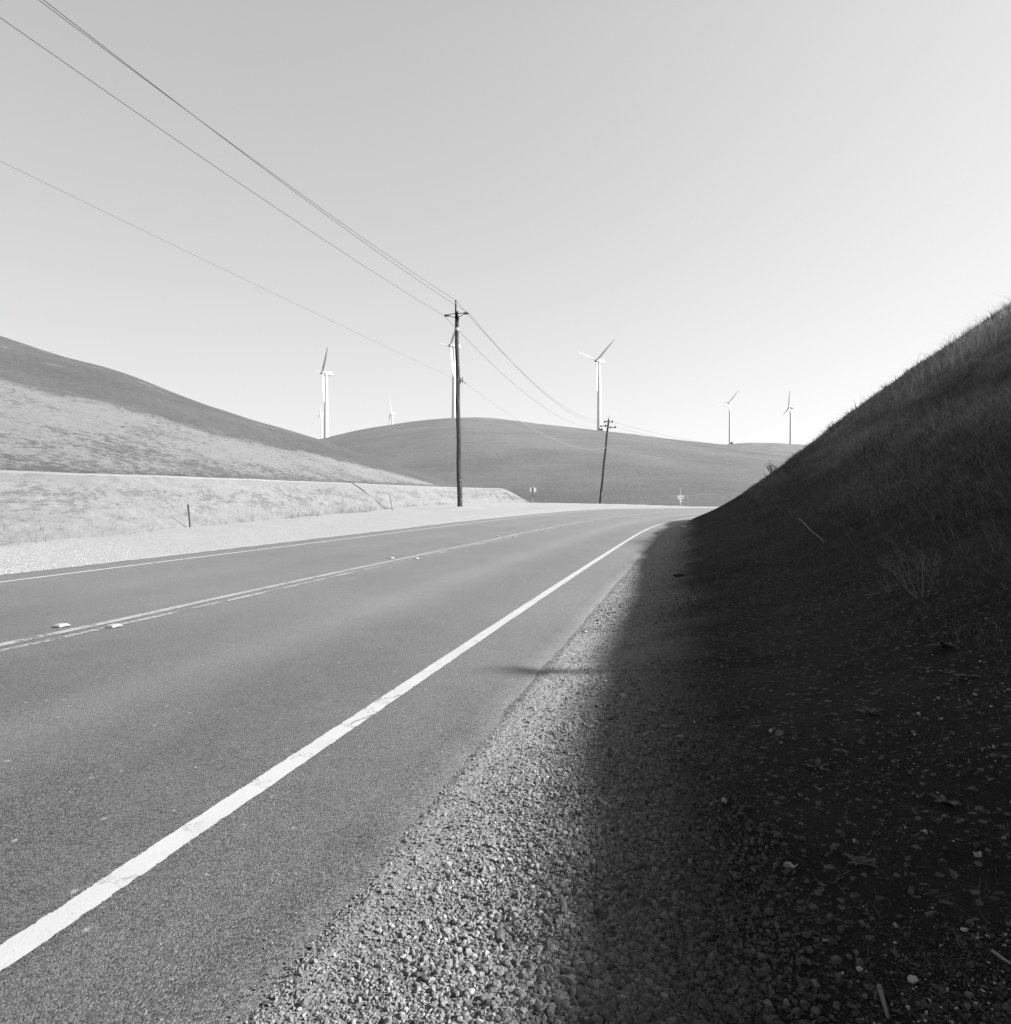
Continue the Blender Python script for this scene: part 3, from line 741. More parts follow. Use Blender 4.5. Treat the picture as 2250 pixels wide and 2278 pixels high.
wire(cm2, P2 + B * ((9.45 - P2.z) / B.z) + Vector((0, -.25, 0)), 1.75, .016, 'pale low cable crossing in front of the broad hill between poles', mat=M_WIREP)
P3 = Vector((82, 124, 0))
wire(P2 + B * ((9.45 - P2.z) / B.z) + Vector((0, -.25, 0)), P3 + Vector((0, 0, 6.3)), 1.9, .018, 'pale low cable right of the leaning pole running behind the slope', mat=M_WIREP)
wire(P2 + B * ((13.9 - P2.z) / B.z) + Vector((.6, -.2, 0)), P3 + Vector((0, 0, 11)), 3.6, .012, 'upper thin wire right of the leaning pole fading behind the slope')
wire(P2 + B * ((13.05 - P2.z) / B.z) + Vector((1.2, -.2, 0)), P3 + Vector((1, 0, 10)), 3.4, .012, 'second thin wire right of the leaning pole fading behind the slope')

# ------------------------------------------------------------------ signs, stakes, markers
def at(px, D): return (px - 1125) / F * D
def sign_arrow():
    D = 84.0; x = at(1514.5, D); z0 = gz1(x, D); k = D / F
    r = empty('arrow_sign', (x, D, z0), 'white sign with a black arrow pointing right on a thin post', 'road sign'); r.rotation_euler = (0, 0, .45)
    zt = HC + (YH - 1089.5) * k - z0
    MB().box((.04, .05, zt / 2), (.06, .05, zt + .5)).build('post', M_GALV, r)
    zc_ = HC + (YH - 1106.3) * k - z0; W = 15.6 * k; H = 7.6 * k
    MB().box((0, 0, zc_), (W, .02, H), bev=.006).build('sign_panel', M_SIGNW, r)
    y = -.016
    a = .41 * W; hs = .045 * W; hh = .36 * H
    sh = [(-a, -hs), (a * .45, -hs), (a * .38, -hh * 1.05), (a * .95, 0), (a * .38, hh * 1.05), (a * .45, hs), (-a, hs)]
    V = [(px_, y, zc_ + pz_) for px_, pz_ in sh] + [(px_, y + .004, zc_ + pz_) for px_, pz_ in sh]
    n = len(sh); Fc = [tuple(range(n))] + [tuple(range(2 * n - 1, n - 1, -1))] + [(i, i + n, (i + 1) % n + n, (i + 1) % n) for i in range(n)]
    MB().add(V, Fc).build('arrow', M_SIGNB, r)
    zd = HC + (YH - 1114.7) * k - z0; q = 3.6 * k
    V = [(0, 0, zd + q), (q, 0, zd), (0, 0, zd - q), (-q, 0, zd)]; V += [(a_, .012, c_) for a_, b_, c_ in V]
    MB().add(V, [(3, 2, 1, 0), (4, 5, 6, 7), (0, 1, 5, 4), (1, 2, 6, 5), (2, 3, 7, 6), (3, 0, 4, 7)]).build('diamond_plate', M_SIGNW, r)
sign_arrow()
def sign_back():
    D = 99.0; k = D / F; x = at(1183.5, D); z0 = gz1(x, D)
    r = empty('sign_seen_from_behind', (x, D, z0), 'leaning post with the plain grey back of a square road sign', 'road sign'); r.rotation_euler = (0, 0, .38)
    top = Vector((4.6 * k, 0, HC + (YH - 1071) * k - z0)); bot = Vector((0, 0, -.3))
    def seg(a, b, m_, w, nm):
        pa = bot.lerp(top, a); pb = bot.lerp(top, b); MB().tube([pa + Vector((0, -.06, 0)), pb + Vector((0, -.06, 0))], w, 8).build(nm, m_, r)
    seg(0, .34, M_GALV, .045, 'post'); seg(.34, .50, M_DARKMETAL, .06, 'sleeve'); seg(.50, .54, M_GALV, .045, 'post'); seg(.54, .72, M_DARKMETAL, .06, 'sleeve'); seg(.72, 1, M_GALV, .045, 'post')
    zc_ = HC + (YH - 1089.5) * k - z0
    MB().box((3.0 * k, .02, zc_), (15.5 * k, .02, 9.3 * k), Matrix.Rotation(.03, 3, 'Y'), bev=.006).build('sign_panel', M_SIGNBACK, r)
sign_back()
def delineator(px, pyb, pyt, D, w, mat, lab, lean=0, cap=True, cat='marker stake'):
    k = D / F; x = at(px, D); z0 = HC + (YH - pyb) * k; g = gz1(x, D)
    r = empty('marker_stake', (x, D, min(z0, g)), lab, cat); h = (pyb - pyt) * k + (z0 - min(z0, g))
    M = Matrix.Rotation(lean, 3, 'Y')
    # flanged steel channel
    m = MB(); m.box(M @ Vector((0, 0, h / 2 - .1)), (w, .012, h + .2), M); m.box(M @ Vector((-w / 2, .018, h / 2 - .1)), (.01, .03, h + .2), M); m.box(M @ Vector((w / 2, .018, h / 2 - .1)), (.01, .03, h + .2), M)
    m.build('stake', mat, r)
    if cap: MB().box(M @ Vector((0, -.014, h - .12)), (w * .9, .008, .12), M, bev=.002).build('reflector', M_DARKMETAL, r)
delineator(423.3, 1180, 1121.5, 23.4, .042, M_RUST, 'dark steel stake standing alone in dry weeds left of the road', lean=-.09)
delineator(874, 1135, 1101.5, 45.5, .06, M_GALV, 'pale leaning stake at the bank foot left of the near pole', lean=-.2, cap=False)
delineator(1213, 1121.5, 1110, 97, .10, M_SIGNW, 'short white marker stake near the back of the leaning sign', cap=False)
# thin mast on the left hill
xm = at(235, 172); zm = lh.zat(xm, 172)
r = empty('antenna_mast', (xm, 172, zm - .5), 'hair thin mast on the skyline of the left hill', 'mast')
MB().tube([(0, 0, -1), (0, 0, 3.9)], .04, 6).build('mast_pole', M_GALV, r); MB().box((0, 0, 3.0), (.5, .04, .04)).build('mast_arm', M_GALV, r)

# raised pavement markers in pairs
def make_marker():
    r = empty('road_marker', (0, 0, 0), 'x', 'pavement marker', 'pavement markers along the centre line')
    b = .055; tp = .030; h_ = .019
    V = [(-b, -b, 0), (b, -b, 0), (b, b, 0), (-b, b, 0), (-tp, -b * .8, h_), (tp, -b * .8, h_), (tp, b * .8, h_), (-tp, b * .8, h_)]
    MB().add(V, [(4, 5, 6, 7), (0, 1, 5, 4), (1, 2, 6, 5), (2, 3, 7, 6), (3, 0, 4, 7), (3, 2, 1, 0)]).build('marker_body', M_CERAMIC, r)
    MB().lathe([(.069, -.004), (.067, .0015), (.055, .0025)], (0, 0, 0), 20).build('bitumen_pad', M_MARKEDGE, r, True)
    return r
mk = None
places = ['nearest', 'second', 'third', 'fourth', 'fifth', 'sixth', 'seventh', 'eighth']
for i, s_ in enumerate((6.32, 13.3, 20.6, 27.7, 34.9, 42.1, 49.3, 56.5)):
    for sd_ in (-1, 1):
        o = mk = make_marker() if mk is None else copy_tree(mk)
        x, y = rp(np.array([s_ + sd_ * .06]), np.array([sd_ * .225 + .02])); z = base(np.array([s_]), np.array([sd_ * .24 - .04]))[0]
        if i >= 1:
            for ch in list(o.children):
                if ch.name.startswith('bitumen_pad'): bpy.data.objects.remove(ch)
        o.location = (float(x[0]), float(y[0]), z + .003); o.rotation_euler = (0, 0, -float(np.interp(s_, S, TH)))
        side = 'left' if sd_ < 0 else 'right'
        o['label'] = f'white raised marker {side} of the centre line, {places[i]} pair from the photo bottom'

# ------------------------------------------------------------------ stones (loose gravel) as one mass
def ico(sub):
    import bmesh
    bm = bmesh.new(); bmesh.ops.create_icosphere(bm, subdivisions=sub, radius=1); V = np.array([v.co[:] for v in bm.verts]); Fc = np.array([[v.index for v in f.verts] for f in bm.faces]); bm.free(); return V, Fc
def rot_mats(n):
    q = rng.normal(size=(n, 4)); q /= np.linalg.norm(q, axis=1)[:, None]; w, x, y, z = q.T
    return np.stack([1 - 2 * (y * y + z * z), 2 * (x * y - w * z), 2 * (x * z + w * y), 2 * (x * y + w * z), 1 - 2 * (x * x + z * z), 2 * (y * z - w * x), 2 * (x * z - w * y), 2 * (y * z + w * x), 1 - 2 * (x * x + y * y)], 1).reshape(n, 3, 3)
def stones(X, Y, size, sub, tone, sink=.25, flat=.62, zf=None):
    Vb, Fb = ico(sub); n = len(X)
    amp = .30 if sub == 1 else .16
    V = Vb[None] * (1 + amp * rng.normal(size=(n, len(Vb), 1)).clip(-1.3, 1.3))
    # facet cutting for angular crushed rock
    for c in range(3):
        d = rng.normal(size=(n, 1, 3)); d /= np.linalg.norm(d, axis=2, keepdims=True); lim = rng.uniform(.45, .8, (n, 1, 1))
        pr = (V * d).sum(2, keepdims=True); V = V - d * np.maximum(pr - lim, 0)
    V = V * np.stack([rng.uniform(.8, 1.25, n), rng.uniform(.65, 1.0, n), rng.uniform(.55, .9, n)], 1)[:, None]
    V = np.einsum('nij,nkj->nki', rot_mats(n), V); V[:, :, 2] *= flat + .3
    V = V * size[:, None, None]
    Z = (zf or ground_z)(X, Y) + size * (.5 - sink)
    V = V + np.stack([X, Y, Z], 1)[:, None]
    Fc = Fb[None] + (np.arange(n) * len(Vb))[:, None, None]
    return V.reshape(-1, 3), Fc.reshape(-1, 3), np.repeat(tone, len(Vb))
def stone_tone(n):
    t_ = rng.normal(.25, .055, n).clip(.09, .42); q = rng.random(n); t_ = np.where(q > .975, rng.uniform(.33, .55, n), t_); t_ = np.where(q < .06, rng.uniform(.06, .1, n), t_); return t_
def build_stones():
    Vs, Fs, Ts = [], [], []; b = 0
    def put(X, Y, size, sub, tone=None, **k):
        nonlocal b
        if len(X) == 0: return
        V, Fc, T = stones(X, Y, size, sub, stone_tone(len(X)) if tone is None else tone, **k); Vs.append(V); Fs.append(Fc + b); Ts.append(T); b += len(V)
    def sample(n, y0, y1, x0f, x1f, u0, u1, pw=1.0):
        Y = (rng.random(n) * (y1 ** (1 - pw) - y0 ** (1 - pw)) + y0 ** (1 - pw)) ** (1 / (1 - pw)) if pw != 1 else np.exp(rng.uniform(math.log(y0), math.log(y1), n))
        a = rng.random(n); X = Y * (x0f + (x1f - x0f) * a)
        s, u = su(X, Y); m = (u > u0) & (u < u1) & (np.abs(X / Y) < .78); return X[m], Y[m], s[m], u[m]
    # coarse pile band u 4.55..5.6, nearest, larger stones
    X, Y, s, u = sample(160000, 1.0, 4.6, -.45, .78, 4.35, 6.0, 1.6)
    dens = np.exp(-((u - 4.96) / .30) ** 2) * (.55 + .9 * vnoise(X * 2.5, Y * 2.5, 3)); m = rng.random(len(X)) < dens
    X, Y, u = X[m], Y[m], u[m]; put(X, Y, rng.lognormal(math.log(.0054), .40, len(X)).clip(.0028, .014), 2, tone=stone_tone(len(X)) * np.interp(u, [4.75, 5.2], [1.1, .33]))  # stones past the shadow edge toned down to deepen the hill's shade
    # medium all over the shoulder
    X, Y, s, u = sample(230000, 1.0, 9, -.45, .78, 4.16, 6.8, 1.5)
    dens = np.interp(u, [5.05, 5.5], [.9, .10]) * (.45 + .9 * vnoise(X * 3, Y * 3, 13)) * (.30 + .70 * sstep(u, 4.3, 4.6)) * np.interp(Y, [3, 6], [1, .6]); m = rng.random(len(X)) < dens
    X, Y, u = X[m], Y[m], u[m]; sz = rng.lognormal(math.log(.0034), .36, len(X)).clip(.0016, .010) * (1 + .09 * Y) * np.interp(u, [5.1, 5.5], [1, .6]); put(X, Y, np.minimum(sz, .012), 1, tone=stone_tone(len(X)) * np.interp(u, [4.75, 5.25], [1, .32]))  # shade of the hill also put into these stones' tone
    # sparse mid distance
    X, Y, s, u = sample(60000, 6, 32, -.2, .5, 4.25, 6.8, 1.2); put(X, Y, rng.lognormal(math.log(.0070), .38, len(X)).clip(.004, .02), 1, tone=stone_tone(len(X)) * np.interp(u, [4.75, 5.2], [1.15, .3]))  # tone falls at the shadow edge, shade painted into the stones
    # bigger individual loose stones
    X, Y, s, u = sample(700, 1.1, 10, -.4, .78, 4.3, 7.6, 1.3); put(X, Y, rng.uniform(.005, .012, len(X)), 2, tone=stone_tone(len(X)) * np.interp(u, [4.8, 5.3], [1, .4]))  # darker tone beyond the shadow edge stands in for deeper shade
    # in the dirt, pale crumbs
    X, Y, s, u = sample(110000, .85, 16, .05, .78, 5.5, 8.8, 1.3); m = rng.random(len(X)) < sstep(vnoise(X * 1.6, Y * 1.6, 120) * .6 + vnoise(X * 6, Y * 6, 121) * .4, .32, .72); X, Y, u = X[m], Y[m], u[m]; sz = rng.lognormal(math.log(.0024), .45, len(X)).clip(.0012, .009) * (1 + .06 * Y); put(X, Y, sz, 1, tone=np.where(rng.random(len(X)) < .07, rng.uniform(.2, .5, len(X)), rng.normal(.05, .015, len(X)).clip(.02, .1)))
    # left gravel shoulder
    X, Y, s, u = sample(60000, 8, 30, -.78, -.1, -9.0, -4.25, 1.3); put(X, Y, rng.lognormal(math.log(.0058), .4, len(X)).clip(.003, .016), 1, sink=.5, tone=rng.normal(.52, .06, len(X)).clip(.2, .7))
    # strays on the asphalt near the edge
    X, Y, s, u = sample(70000, 1.35, 14, -.7, .3, 2.6, 4.3, 1.3); m = rng.random(len(X)) < .006 + .22 * np.exp(-(4.25 - u) / .05); X, Y = X[m], Y[m]
    V_n = len(X); put(X, Y, rng.uniform(.0018, .0045, V_n), 1, zf=lambda X_, Y_: base(*su(X_, Y_)))
    me = np_mesh('gravel', np.concatenate(Vs), np.concatenate(Fs), 3, False, {'tone': np.concatenate(Ts)})
    tag(link('gravel', me, M_STONE), 'loose crushed stone and pebbles over the shoulders', 'gravel', kind='stuff')
build_stones()

# ------------------------------------------------------------------ grass
def blades(X, Y, Z, L, W, lean_dir, lean, tone, curve=.5):
    """one blade = quad + tip triangle"""
    n = len(X); a = rng.uniform(0, 2 * math.pi, n); wx, wy = np.cos(a) * W / 2, np.sin(a) * W / 2
    dx, dy = np.cos(lean_dir) * lean, np.sin(lean_dir) * lean
    nz = np.sqrt(np.maximum(1 - lean ** 2, .05)); mid = .55
    B0 = np.stack([X, Y, Z], 1); side = np.stack([wx, wy, np.zeros(n)], 1)
    M_ = B0 + np.stack([dx * L * mid * (1 - curve * .5), dy * L * mid * (1 - curve * .5), nz * L * mid], 1)
    T_ = B0 + np.stack([dx * L * (1 + curve * .5), dy * L * (1 + curve * .5), nz * L * (1 - curve * .25)], 1)
    V = np.stack([B0 - side, B0 + side, M_ + side * .7, M_ - side * .7, T_], 1).reshape(-1, 3)
    i = np.arange(n)[:, None] * 5
    return V, (i + np.array([[0, 1, 2, 3]])), (i + np.array([[3, 2, 4]])), np.repeat(tone, 5)
def build_grass():
    n = 520000
    r = (rng.random(n) * (70 ** .35 - 2.2 ** .35) + 2.2 ** .35) ** (1 / .35)
    ta = rng.uniform(.04, .80, n); Y = r; X = r * ta
    s, u = su(X, Y); m = (u > 6.4 + .5 * (vnoise(X * 1.5, Y * 1.5, 66) - .5)) & (u < 30)
    cl = vnoise(X * 1.1, Y * 1.1, 71) * .6 + vnoise(X * 4, Y * 4, 72) * .4
    low = sstep(u, 6.4, 8.6)
    m &= rng.random(n) < (.25 + .75 * low) * (.3 + 1.2 * cl) * (.5 + 1.0 * (terrace(s, u) + .5))
    X, Y, s, u, cl = X[m], Y[m], s[m], u[m], cl[m]; n = len(X); Z = ground_z(X, Y, (s, u)) - .01
    dist = np.hypot(X, Y)
    L = rng.gamma(4, .021, n).clip(.02, .3) * (.55 + .9 * cl) * (.45 + .55 * sstep(u, 6.4, 9)); L = L * (1 + .01 * dist)
    W = np.maximum(.003, dist * .0007) * rng.uniform(.6, 1.2, n)
    th = np.interp(s, S, TH); down = np.arctan2(np.sin(th), -np.cos(th))
    ld = down + rng.normal(0, 1.9, n); lean = rng.beta(3, 2.2, n) * .95
    clump = .75 + .6 * vnoise(X * .8, Y * .8, 88)
    dry = .75 + 4.4 * sstep(Z, -.3, 6) * (.6 + .8 * vnoise(s * .35 + u * .3, u * .12, 93)); dry = dry * (.35 + 1.3 * (terrace(s, u) + .5)); tone = (rng.normal(.078, .024, n) * clump * dry).clip(.02, .4); straw = rng.random(n) < .07; tone = np.where(straw, rng.uniform(.13, .26, n), tone); L = np.where(straw, L * 1.5, L)  # dry factor raises blade tone with height, straw picked at random
    P = [blades(X, Y, Z, L, W, ld, lean, tone)]
    # long dead stalks lying on the slope
    n2 = 3000; r = np.exp(rng.uniform(math.log(2.6), math.log(40), n2)); X = r * rng.uniform(.1, .79, n2); Y = r; s, u = su(X, Y); m = (u > 7) & (u < 28); X, Y, s, u = X[m], Y[m], s[m], u[m]; n2 = len(X)
    th = np.interp(s, S, TH); down = np.arctan2(np.sin(th), -np.cos(th))
    P.append(blades(X, Y, ground_z(X, Y, (s, u)), rng.uniform(.2, .6, n2), np.maximum(.0028, np.hypot(X, Y) * .00035), down + rng.normal(0, 1.1, n2), rng.uniform(.5, .97, n2), rng.uniform(.12, .28, n2), .8))
    n4 = 3200; r = np.exp(rng.uniform(math.log(1.1), math.log(12), n4)); X = r * rng.uniform(.15, .79, n4); Y = r; s, u = su(X, Y); m = (u > 5.4) & (u < 9.5); X, Y, s, u = X[m], Y[m], s[m], u[m]; n4 = len(X)
    P.append(blades(X, Y, ground_z(X, Y, (s, u)) + .004, rng.gamma(3, .012, n4).clip(.008, .10), np.full(n4, .0022), rng.uniform(0, 6.28, n4), rng.uniform(.93, .998, n4), rng.uniform(.04, .18, n4), .2))
    # upright fringe near the crest
    n3 = 20000; r = rng.uniform(12, 60, n3); X = r * rng.uniform(.3, .82, n3); Y = r; s, u = su(X, Y); z_ = ground_z(X, Y, (s, u)); m = (z_ > 7.0) & (u < 27); X, Y, z_ = X[m], Y[m], z_[m]; n3 = len(X)
    P.append(blades(X, Y, z_, rng.gamma(3, .09, n3).clip(.06, .9) * (.5 + 1.0 * vnoise(X * .9, Y * .9, 97)), np.hypot(X, Y) * .00028 + .002, rng.uniform(0, 6.28, n3), rng.uniform(.1, .7, n3), rng.uniform(.1, .25, n3), .6))
    Vs, F4, F3, T, b = [], [], [], [], 0
    for V, q4, q3, tn in P: Vs.append(V); F4.append(q4 + b); F3.append(q3 + b); T.append(tn); b += len(V)
    me = np_mesh('hillside_grass', np.concatenate(Vs), [(np.concatenate(F4), 4), (np.concatenate(F3), 3)], 0, False, {'tone': np.concatenate(T)})
    tag(link('hillside_grass', me, M_GRASS), 'dark thin grass covering the shaded cut slope', 'grass', kind='stuff')
    # dry weeds at the foot of the left bank
    q = rng.random(22000); qs = np.linspace(0, 1, len(foot)); FX = np.interp(q, qs, foot[:, 0]); FY = np.interp(q, qs, foot[:, 1])
    dens = vnoise(q * 90, q * 0, 91) * .6 + vnoise(q * 300, q * 0, 92) * .4
    m = (rng.random(len(q)) < sstep(dens, .25, .95)) & (FY > 5) & (FY < 80); FX, FY = FX[m], FY[m]; n = len(FX)
    X = FX - np.abs(rng.normal(0, .8, n)) + .25; Y = FY + rng.normal(0, .3, n); Z = ground_z(X, Y) + np.maximum(0, (FX - X - .1)) * .45
    L = rng.gamma(3, .08, n).clip(.05, .8); d_ = np.hypot(X, Y)
    V, q4, q3, tn = blades(X, Y, Z, L, np.maximum(.0035, d_ * .00028), rng.uniform(0, 6.28, n), rng.uniform(0, .6, n), rng.uniform(.22, .40, n), .5)
    me = np_mesh('dry_weeds', V, [(q4, 4), (q3, 3)], 0, False, {'tone': tn})
    tag(link('dry_weeds', me, M_GRASS), 'thin dry weeds along the foot of the left bank', 'weeds', kind='stuff')
build_grass()

# ------------------------------------------------------------------ single plants, twigs and litter
def twig_mesh(name, seed, H, n_main, depth=3, spread=.7, r0=.006, lean=(0, 0), mat=None, fork=3):
    rd = random.Random(seed); m = MB()
    def br(p, d, L, r, k):
        pts = [p]; q = p.copy(); dd = d.copy()
        for i in range(5):
            dd = (dd + Vector((rd.gauss(0, .13), rd.gauss(0, .13), rd.gauss(.02, .10)))).normalized(); q = q + dd * L / 5; pts.append(q.copy())
            if k > 0 and i in (1, 3, 2) and rd.random() < .75:
                sd_ = (dd + Vector((rd.gauss(0, spread), rd.gauss(0, spread), rd.gauss(0, spread * .6)))).normalized(); br(q.copy(), sd_, L * rd.uniform(.45, .75), r * .6, k - 1)
        m.tube(pts, [r * (1 - .65 * i / 5) for i in range(6)], 5)
    for i in range(n_main):
        d = Vector((rd.gauss(lean[0], spread * .6), rd.gauss(lean[1], spread * .5), 1)).normalized(); br(Vector((rd.gauss(0, .01), rd.gauss(0, .01), -.03)), d, H * rd.uniform(.6, 1), r0, depth)
    return m.build(name, mat or M_TWIG, None, True)
def plant(name, px, py, seed, H, n, label, cat, **k):
    x, y, z = hit(px, py); o = twig_mesh(name, seed, H, n, **k); o.location = (x, y, gz1(x, y)); tag(o, label, cat); return o
plant('bare_shrub', 2052, 1330, 3, .34, 6, 'bare twiggy shrub low on the shaded slope near the right border', 'shrub', lean=(-.35, 0), r0=.0045, spread=.55)
plant('bare_shrub', 1985, 1320, 8, .14, 5, 'tiny pale dead tuft just left of the bare twiggy shrub', 'shrub', depth=2, r0=.003)
plant('dead_weed', 1922, 1034, 4, .5, 2, 'tall dark dead weed stalk on the slope below the skyline', 'weed', depth=1, spread=.15, r0=.007, mat=M_MARKEDGE)
plant('dead_weed', 1954, 1022, 5, .4, 2, 'dark dead weed stalk just right of the tallest stalk', 'weed', depth=1, spread=.15, r0=.006, mat=M_MARKEDGE)
plant('skyline_bush', 1716, 1056, 6, .5, 9, 'small dark twiggy bush on the skyline above the road bend', 'bush', spread=.8, r0=.012, mat=M_DARKMETAL)
plant('skyline_bush', 1698, 1066, 12, .35, 7, 'low dark tuft beside the twiggy skyline bush', 'bush', spread=.8, r0=.010, mat=M_DARKMETAL)
plant('skyline_weed', 1672, 1082, 7, 1.1, 4, 'slender upright weeds on the lowest part of the slope skyline', 'weed', depth=1, spread=.2, r0=.012, mat=M_TWIG)
plant('skyline_weed', 1970, 868, 9, .3, 6, 'scruffy weed tuft halfway up the slope skyline', 'weed', spread=.8, r0=.006, mat=M_DARKMETAL)
plant('skyline_weed', 1852, 964, 19, .4, 5, 'faint weed tuft on the skyline right of the rightmost turbine', 'weed', spread=.8, r0=.010, mat=M_DARKMETAL)
# dry clump near the top right, its sunlight put into the pale tone
def clump(px, py, n, Hh, spread, label, seed):
    global rng
    x, y, z = hit(px, py); rg = np.random.default_rng(seed)
    X = x + rg.normal(0, spread, n); Y = y + rg.normal(0, spread * 1.3, n); Z = ground_z(X, Y) - .02
    V, q4, q3, tn = blades(X, Y, Z, rg.uniform(.4, 1.0, n) * Hh, np.full(n, .0085), rg.uniform(0, 6.28, n), rg.uniform(.1, .75, n), rg.uniform(.5, .75, n), .9)
    V = V - np.array([x, y, z]); o = link('grass_clump', np_mesh('grass_clump', V, [(q4, 4), (q3, 3)], 0, False, {'tone': tn}), M_GRASS); o.location = (x, y, z); tag(o, label, 'grass clump')
clump(2222, 742, 1500, 1.0, .85, 'pale dry grass clump, sunlight painted into its tone, at the top of the slope by the right border', 5)


def stick(px0, py0, px1, py1, r_, label, mat=None, lift=.02):
    a = Vector(hit(px0, py0)); b = Vector(hit(px1, py1)); pts = []
    for i in range(9):
        p_ = a.lerp(b, i / 8); p_.z += lift + .003 * math.sin(i * 1.1) * (a - b).length; pts.append(p_ - a)
    o = MB().tube(pts, [r_ * (1 - .05 * i) for i in range(9)], 6).build('fallen_stick', mat or M_STRAW, None, True); o.location = a; tag(o, label, 'stick'); return o
stick(1778, 1165, 1833, 1220, .007, 'long pale straight stick lying low on the shaded slope', lift=.08)
stick(2208, 2128, 2249, 2157, .004, 'pale dry straw at the lower right border', lift=.012)
stick(1957, 2205, 1977, 2277, .006, 'curved dark root strip at the bottom border', M_TWIG, .01)
stick(1830, 2097, 1845, 2099, .0035, 'short pale stub of straw lying in the dark dirt', lift=.006)
def flat_rock(px, py, w, d_, h_, mat, label, seed, name='flat_rock', cat='rock'):
    x, y, z = hit(px, py); rg = np.random.default_rng(seed); V, Fc = ico(2)
    V = V * (1 + .10 * rg.normal(size=(len(V), 1)))
    for c in range(5):
        dd = rg.normal(size=3); dd /= np.linalg.norm(dd); pr = (V @ dd)[:, None]; V = V - dd * np.maximum(pr - .6, 0)
    V = V * np.array([w, d_, h_]) / 2
    o = link(name, np_mesh(name, V, Fc, 3, False), mat); o.location = (x, y, gz1(x, y) + h_ * .28); tag(o, label, cat)
k_ = lambda y: y / F
flat_rock(1484, 1619, .072, .05, .02, M_ROCK, 'flat grey stone slab lying in the shaded gravel', 1)
flat_rock(1512, 1642, .05, .05, .022, M_ROCK, 'angular grey stone just below the flat slab', 2)
flat_rock(1733, 1637, .04, .035, .035, M_ROCK, 'grey pyramid shaped stone on the dark dirt', 3)
flat_rock(1716, 1630, .022, .02, .02, M_PAPER, 'little pale stone beside the pyramid shaped stone', 4)
flat_rock(1522, 1174, .26, .2, .10, M_TAG, 'pale block on the shaded shoulder near the bend', 5)
flat_rock(1514, 1282, .22, .12, .05, M_MARKEDGE, 'dark clod of debris on the shaded shoulder', 6, 'dirt_clod', 'debris')
flat_rock(676, 2237, .028, .026, .022, M_ROCK, 'large square pebble at the asphalt edge in the foreground', 7, 'loose_pebble', 'stone')
flat_rock(1048, 2215, .03, .028, .024, M_PAPER, 'brightest large pebble in the foreground gravel', 8, 'loose_pebble', 'stone')
flat_rock(1110, 2090, .03, .04, .028, M_ROCK, 'large upright grey pebble in the foreground gravel', 9, 'loose_pebble', 'stone')
flat_rock(2033, 2187, .022, .02, .018, M_PAPER, 'pale pebble in the dark dirt near the bottom', 10, 'loose_pebble', 'stone')
flat_rock(1914, 2160, .016, .014, .012, M_PAPER, 'small square pale pebble left of the curved root', 11, 'loose_pebble', 'stone')
flat_rock(1328, 2152, .016, .014, .012, M_PAPER, 'small white pebble at the edge of the shadow', 12, 'loose_pebble', 'stone')
def scrap(px, py, w, label, seed):
    x, y, z = hit(px, py); rd = random.Random(seed); n = 9
    V = []; 
    for zz in (0, .0015):
        for i in range(n):
            a = 2 * math.pi * i / n; r_ = w / 2 * rd.uniform(.75, 1.2); V.append((r_ * math.cos(a), r_ * math.sin(a), zz + .012 * abs(math.sin(a * 1.5)) + .004))
    V = V[:n] + [(p[0], p[1], p[2] + .0015) for p in V[:n]] + [(0, 0, .002), (0, 0, .0035)]
    Fc = [(i, 2 * n, (i + 1) % n) for i in range(n)] + [(n + i, n + (i + 1) % n, 2 * n + 1) for i in range(n)] + [(i, (i + 1) % n, n + (i + 1) % n, n + i) for i in range(n)]
    o = MB().add(V, Fc).build('paper_scrap', M_PAPER); o.location = (x, y, gz1(x, y) + .004); o.rotation_euler = (.35, .1, rd.random() * 6); tag(o, label, 'litter')
scrap(1761, 1938, .036, 'torn pale paper scrap lying on the dark dirt', 2)
scrap(2178, 1913, .02, 'tiny white scrap on the dark dirt near the right border', 3)
scrap(1615, 1790, .022, 'small crumpled pale scrap on the shaded gravel', 4)
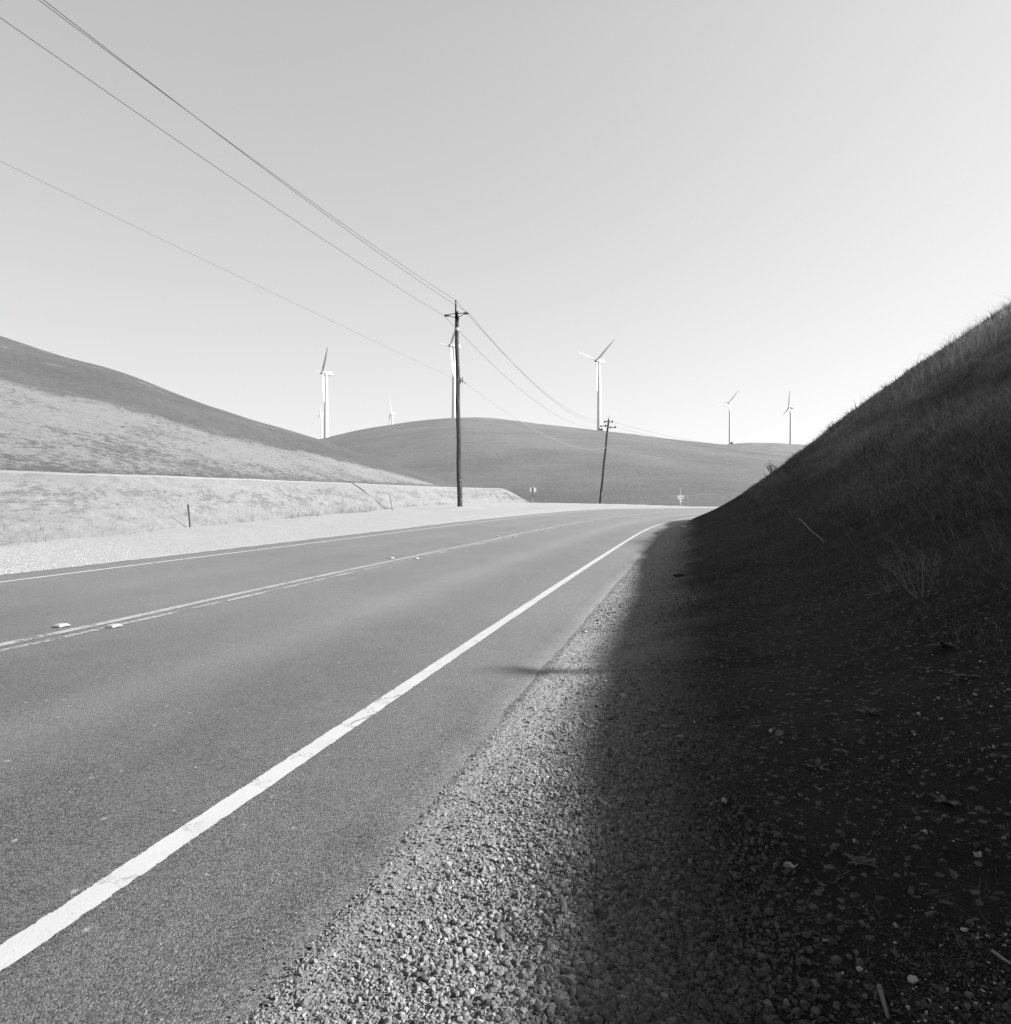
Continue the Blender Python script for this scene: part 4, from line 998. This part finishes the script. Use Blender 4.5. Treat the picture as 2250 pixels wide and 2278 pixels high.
# broad leaved weeds
def rosette(px, py, R_, n, seed, label):
    R_ *= .8
    x, y, z = hit(px, py); rd = random.Random(seed); m = MB()
    for i in range(n):
        a = 2 * math.pi * i / n + rd.uniform(-.3, .3); L = R_ * rd.uniform(.7, 1.1); w = L * .17; up = rd.uniform(.15, .6)
        V = []; 
        for j in range(6):
            t_ = j / 5; rr_ = L * t_; zz = L * up * math.sin(t_ * 2.0) * .7; ww = w * math.sin(math.pi * min(t_ * .93 + .06, 1)) ** .8
            for sg in (-1, 0, 1): V.append((rr_ * math.cos(a) - sg * ww * math.sin(a), rr_ * math.sin(a) + sg * ww * math.cos(a), zz + (abs(sg)) * ww * .35))
        Fc = []
        for j in range(5):
            for q in range(2): Fc.append((j * 3 + q, j * 3 + 3 + q, j * 3 + 4 + q, j * 3 + 1 + q))
        m.add(V, Fc)
    o = m.build('leafy_weed', M_LEAF, None, True); o.location = (x, y, gz1(x, y)); tag(o, label, 'weed', 'broad leaved weeds in the shade')
rosette(1910, 1925, .06, 8, 1, 'broad leaved weed between the torn paper scrap and the tiny white scrap')
rosette(2105, 1790, .06, 8, 3, 'broad leaved weed above the tiny white scrap')
rosette(1820, 1712, .06, 8, 5, 'spiky weed above the torn paper scrap, near its top')
rosette(2100, 1440, .09, 8, 7, 'higher leafy weed at the slope foot, below the bare shrub')
rosette(2145, 1510, .08, 7, 9, 'lower leafy weed at the slope foot, close to the right border')
rosette(1940, 1590, .07, 7, 11, 'leafy weed in the middle of the shaded dirt')

# an upright dry weed on the crest, out of frame to the right, throws the narrow shadow across the gravel strip
gx, gy = .62, 4.66; dd_ = np.arange(8, 40, .1); Xc = gx + SUN_H[0] * dd_; Yc = gy + SUN_H[1] * dd_
zc_ = ground_z(Xc, Yc); i_ = int(np.argmax(zc_ - dd_ * math.tan(SUN_E))); x, y, z = float(Xc[i_]), float(Yc[i_]), float(zc_[i_])
o = twig_mesh('crest_weed', 31, .36, 10, depth=2, spread=.2, r0=.026, mat=M_TWIG); o.location = (x, y, z)
tag(o, 'upright dry weed on the slope crest, its narrow shadow crossing the gravel strip', 'weed')
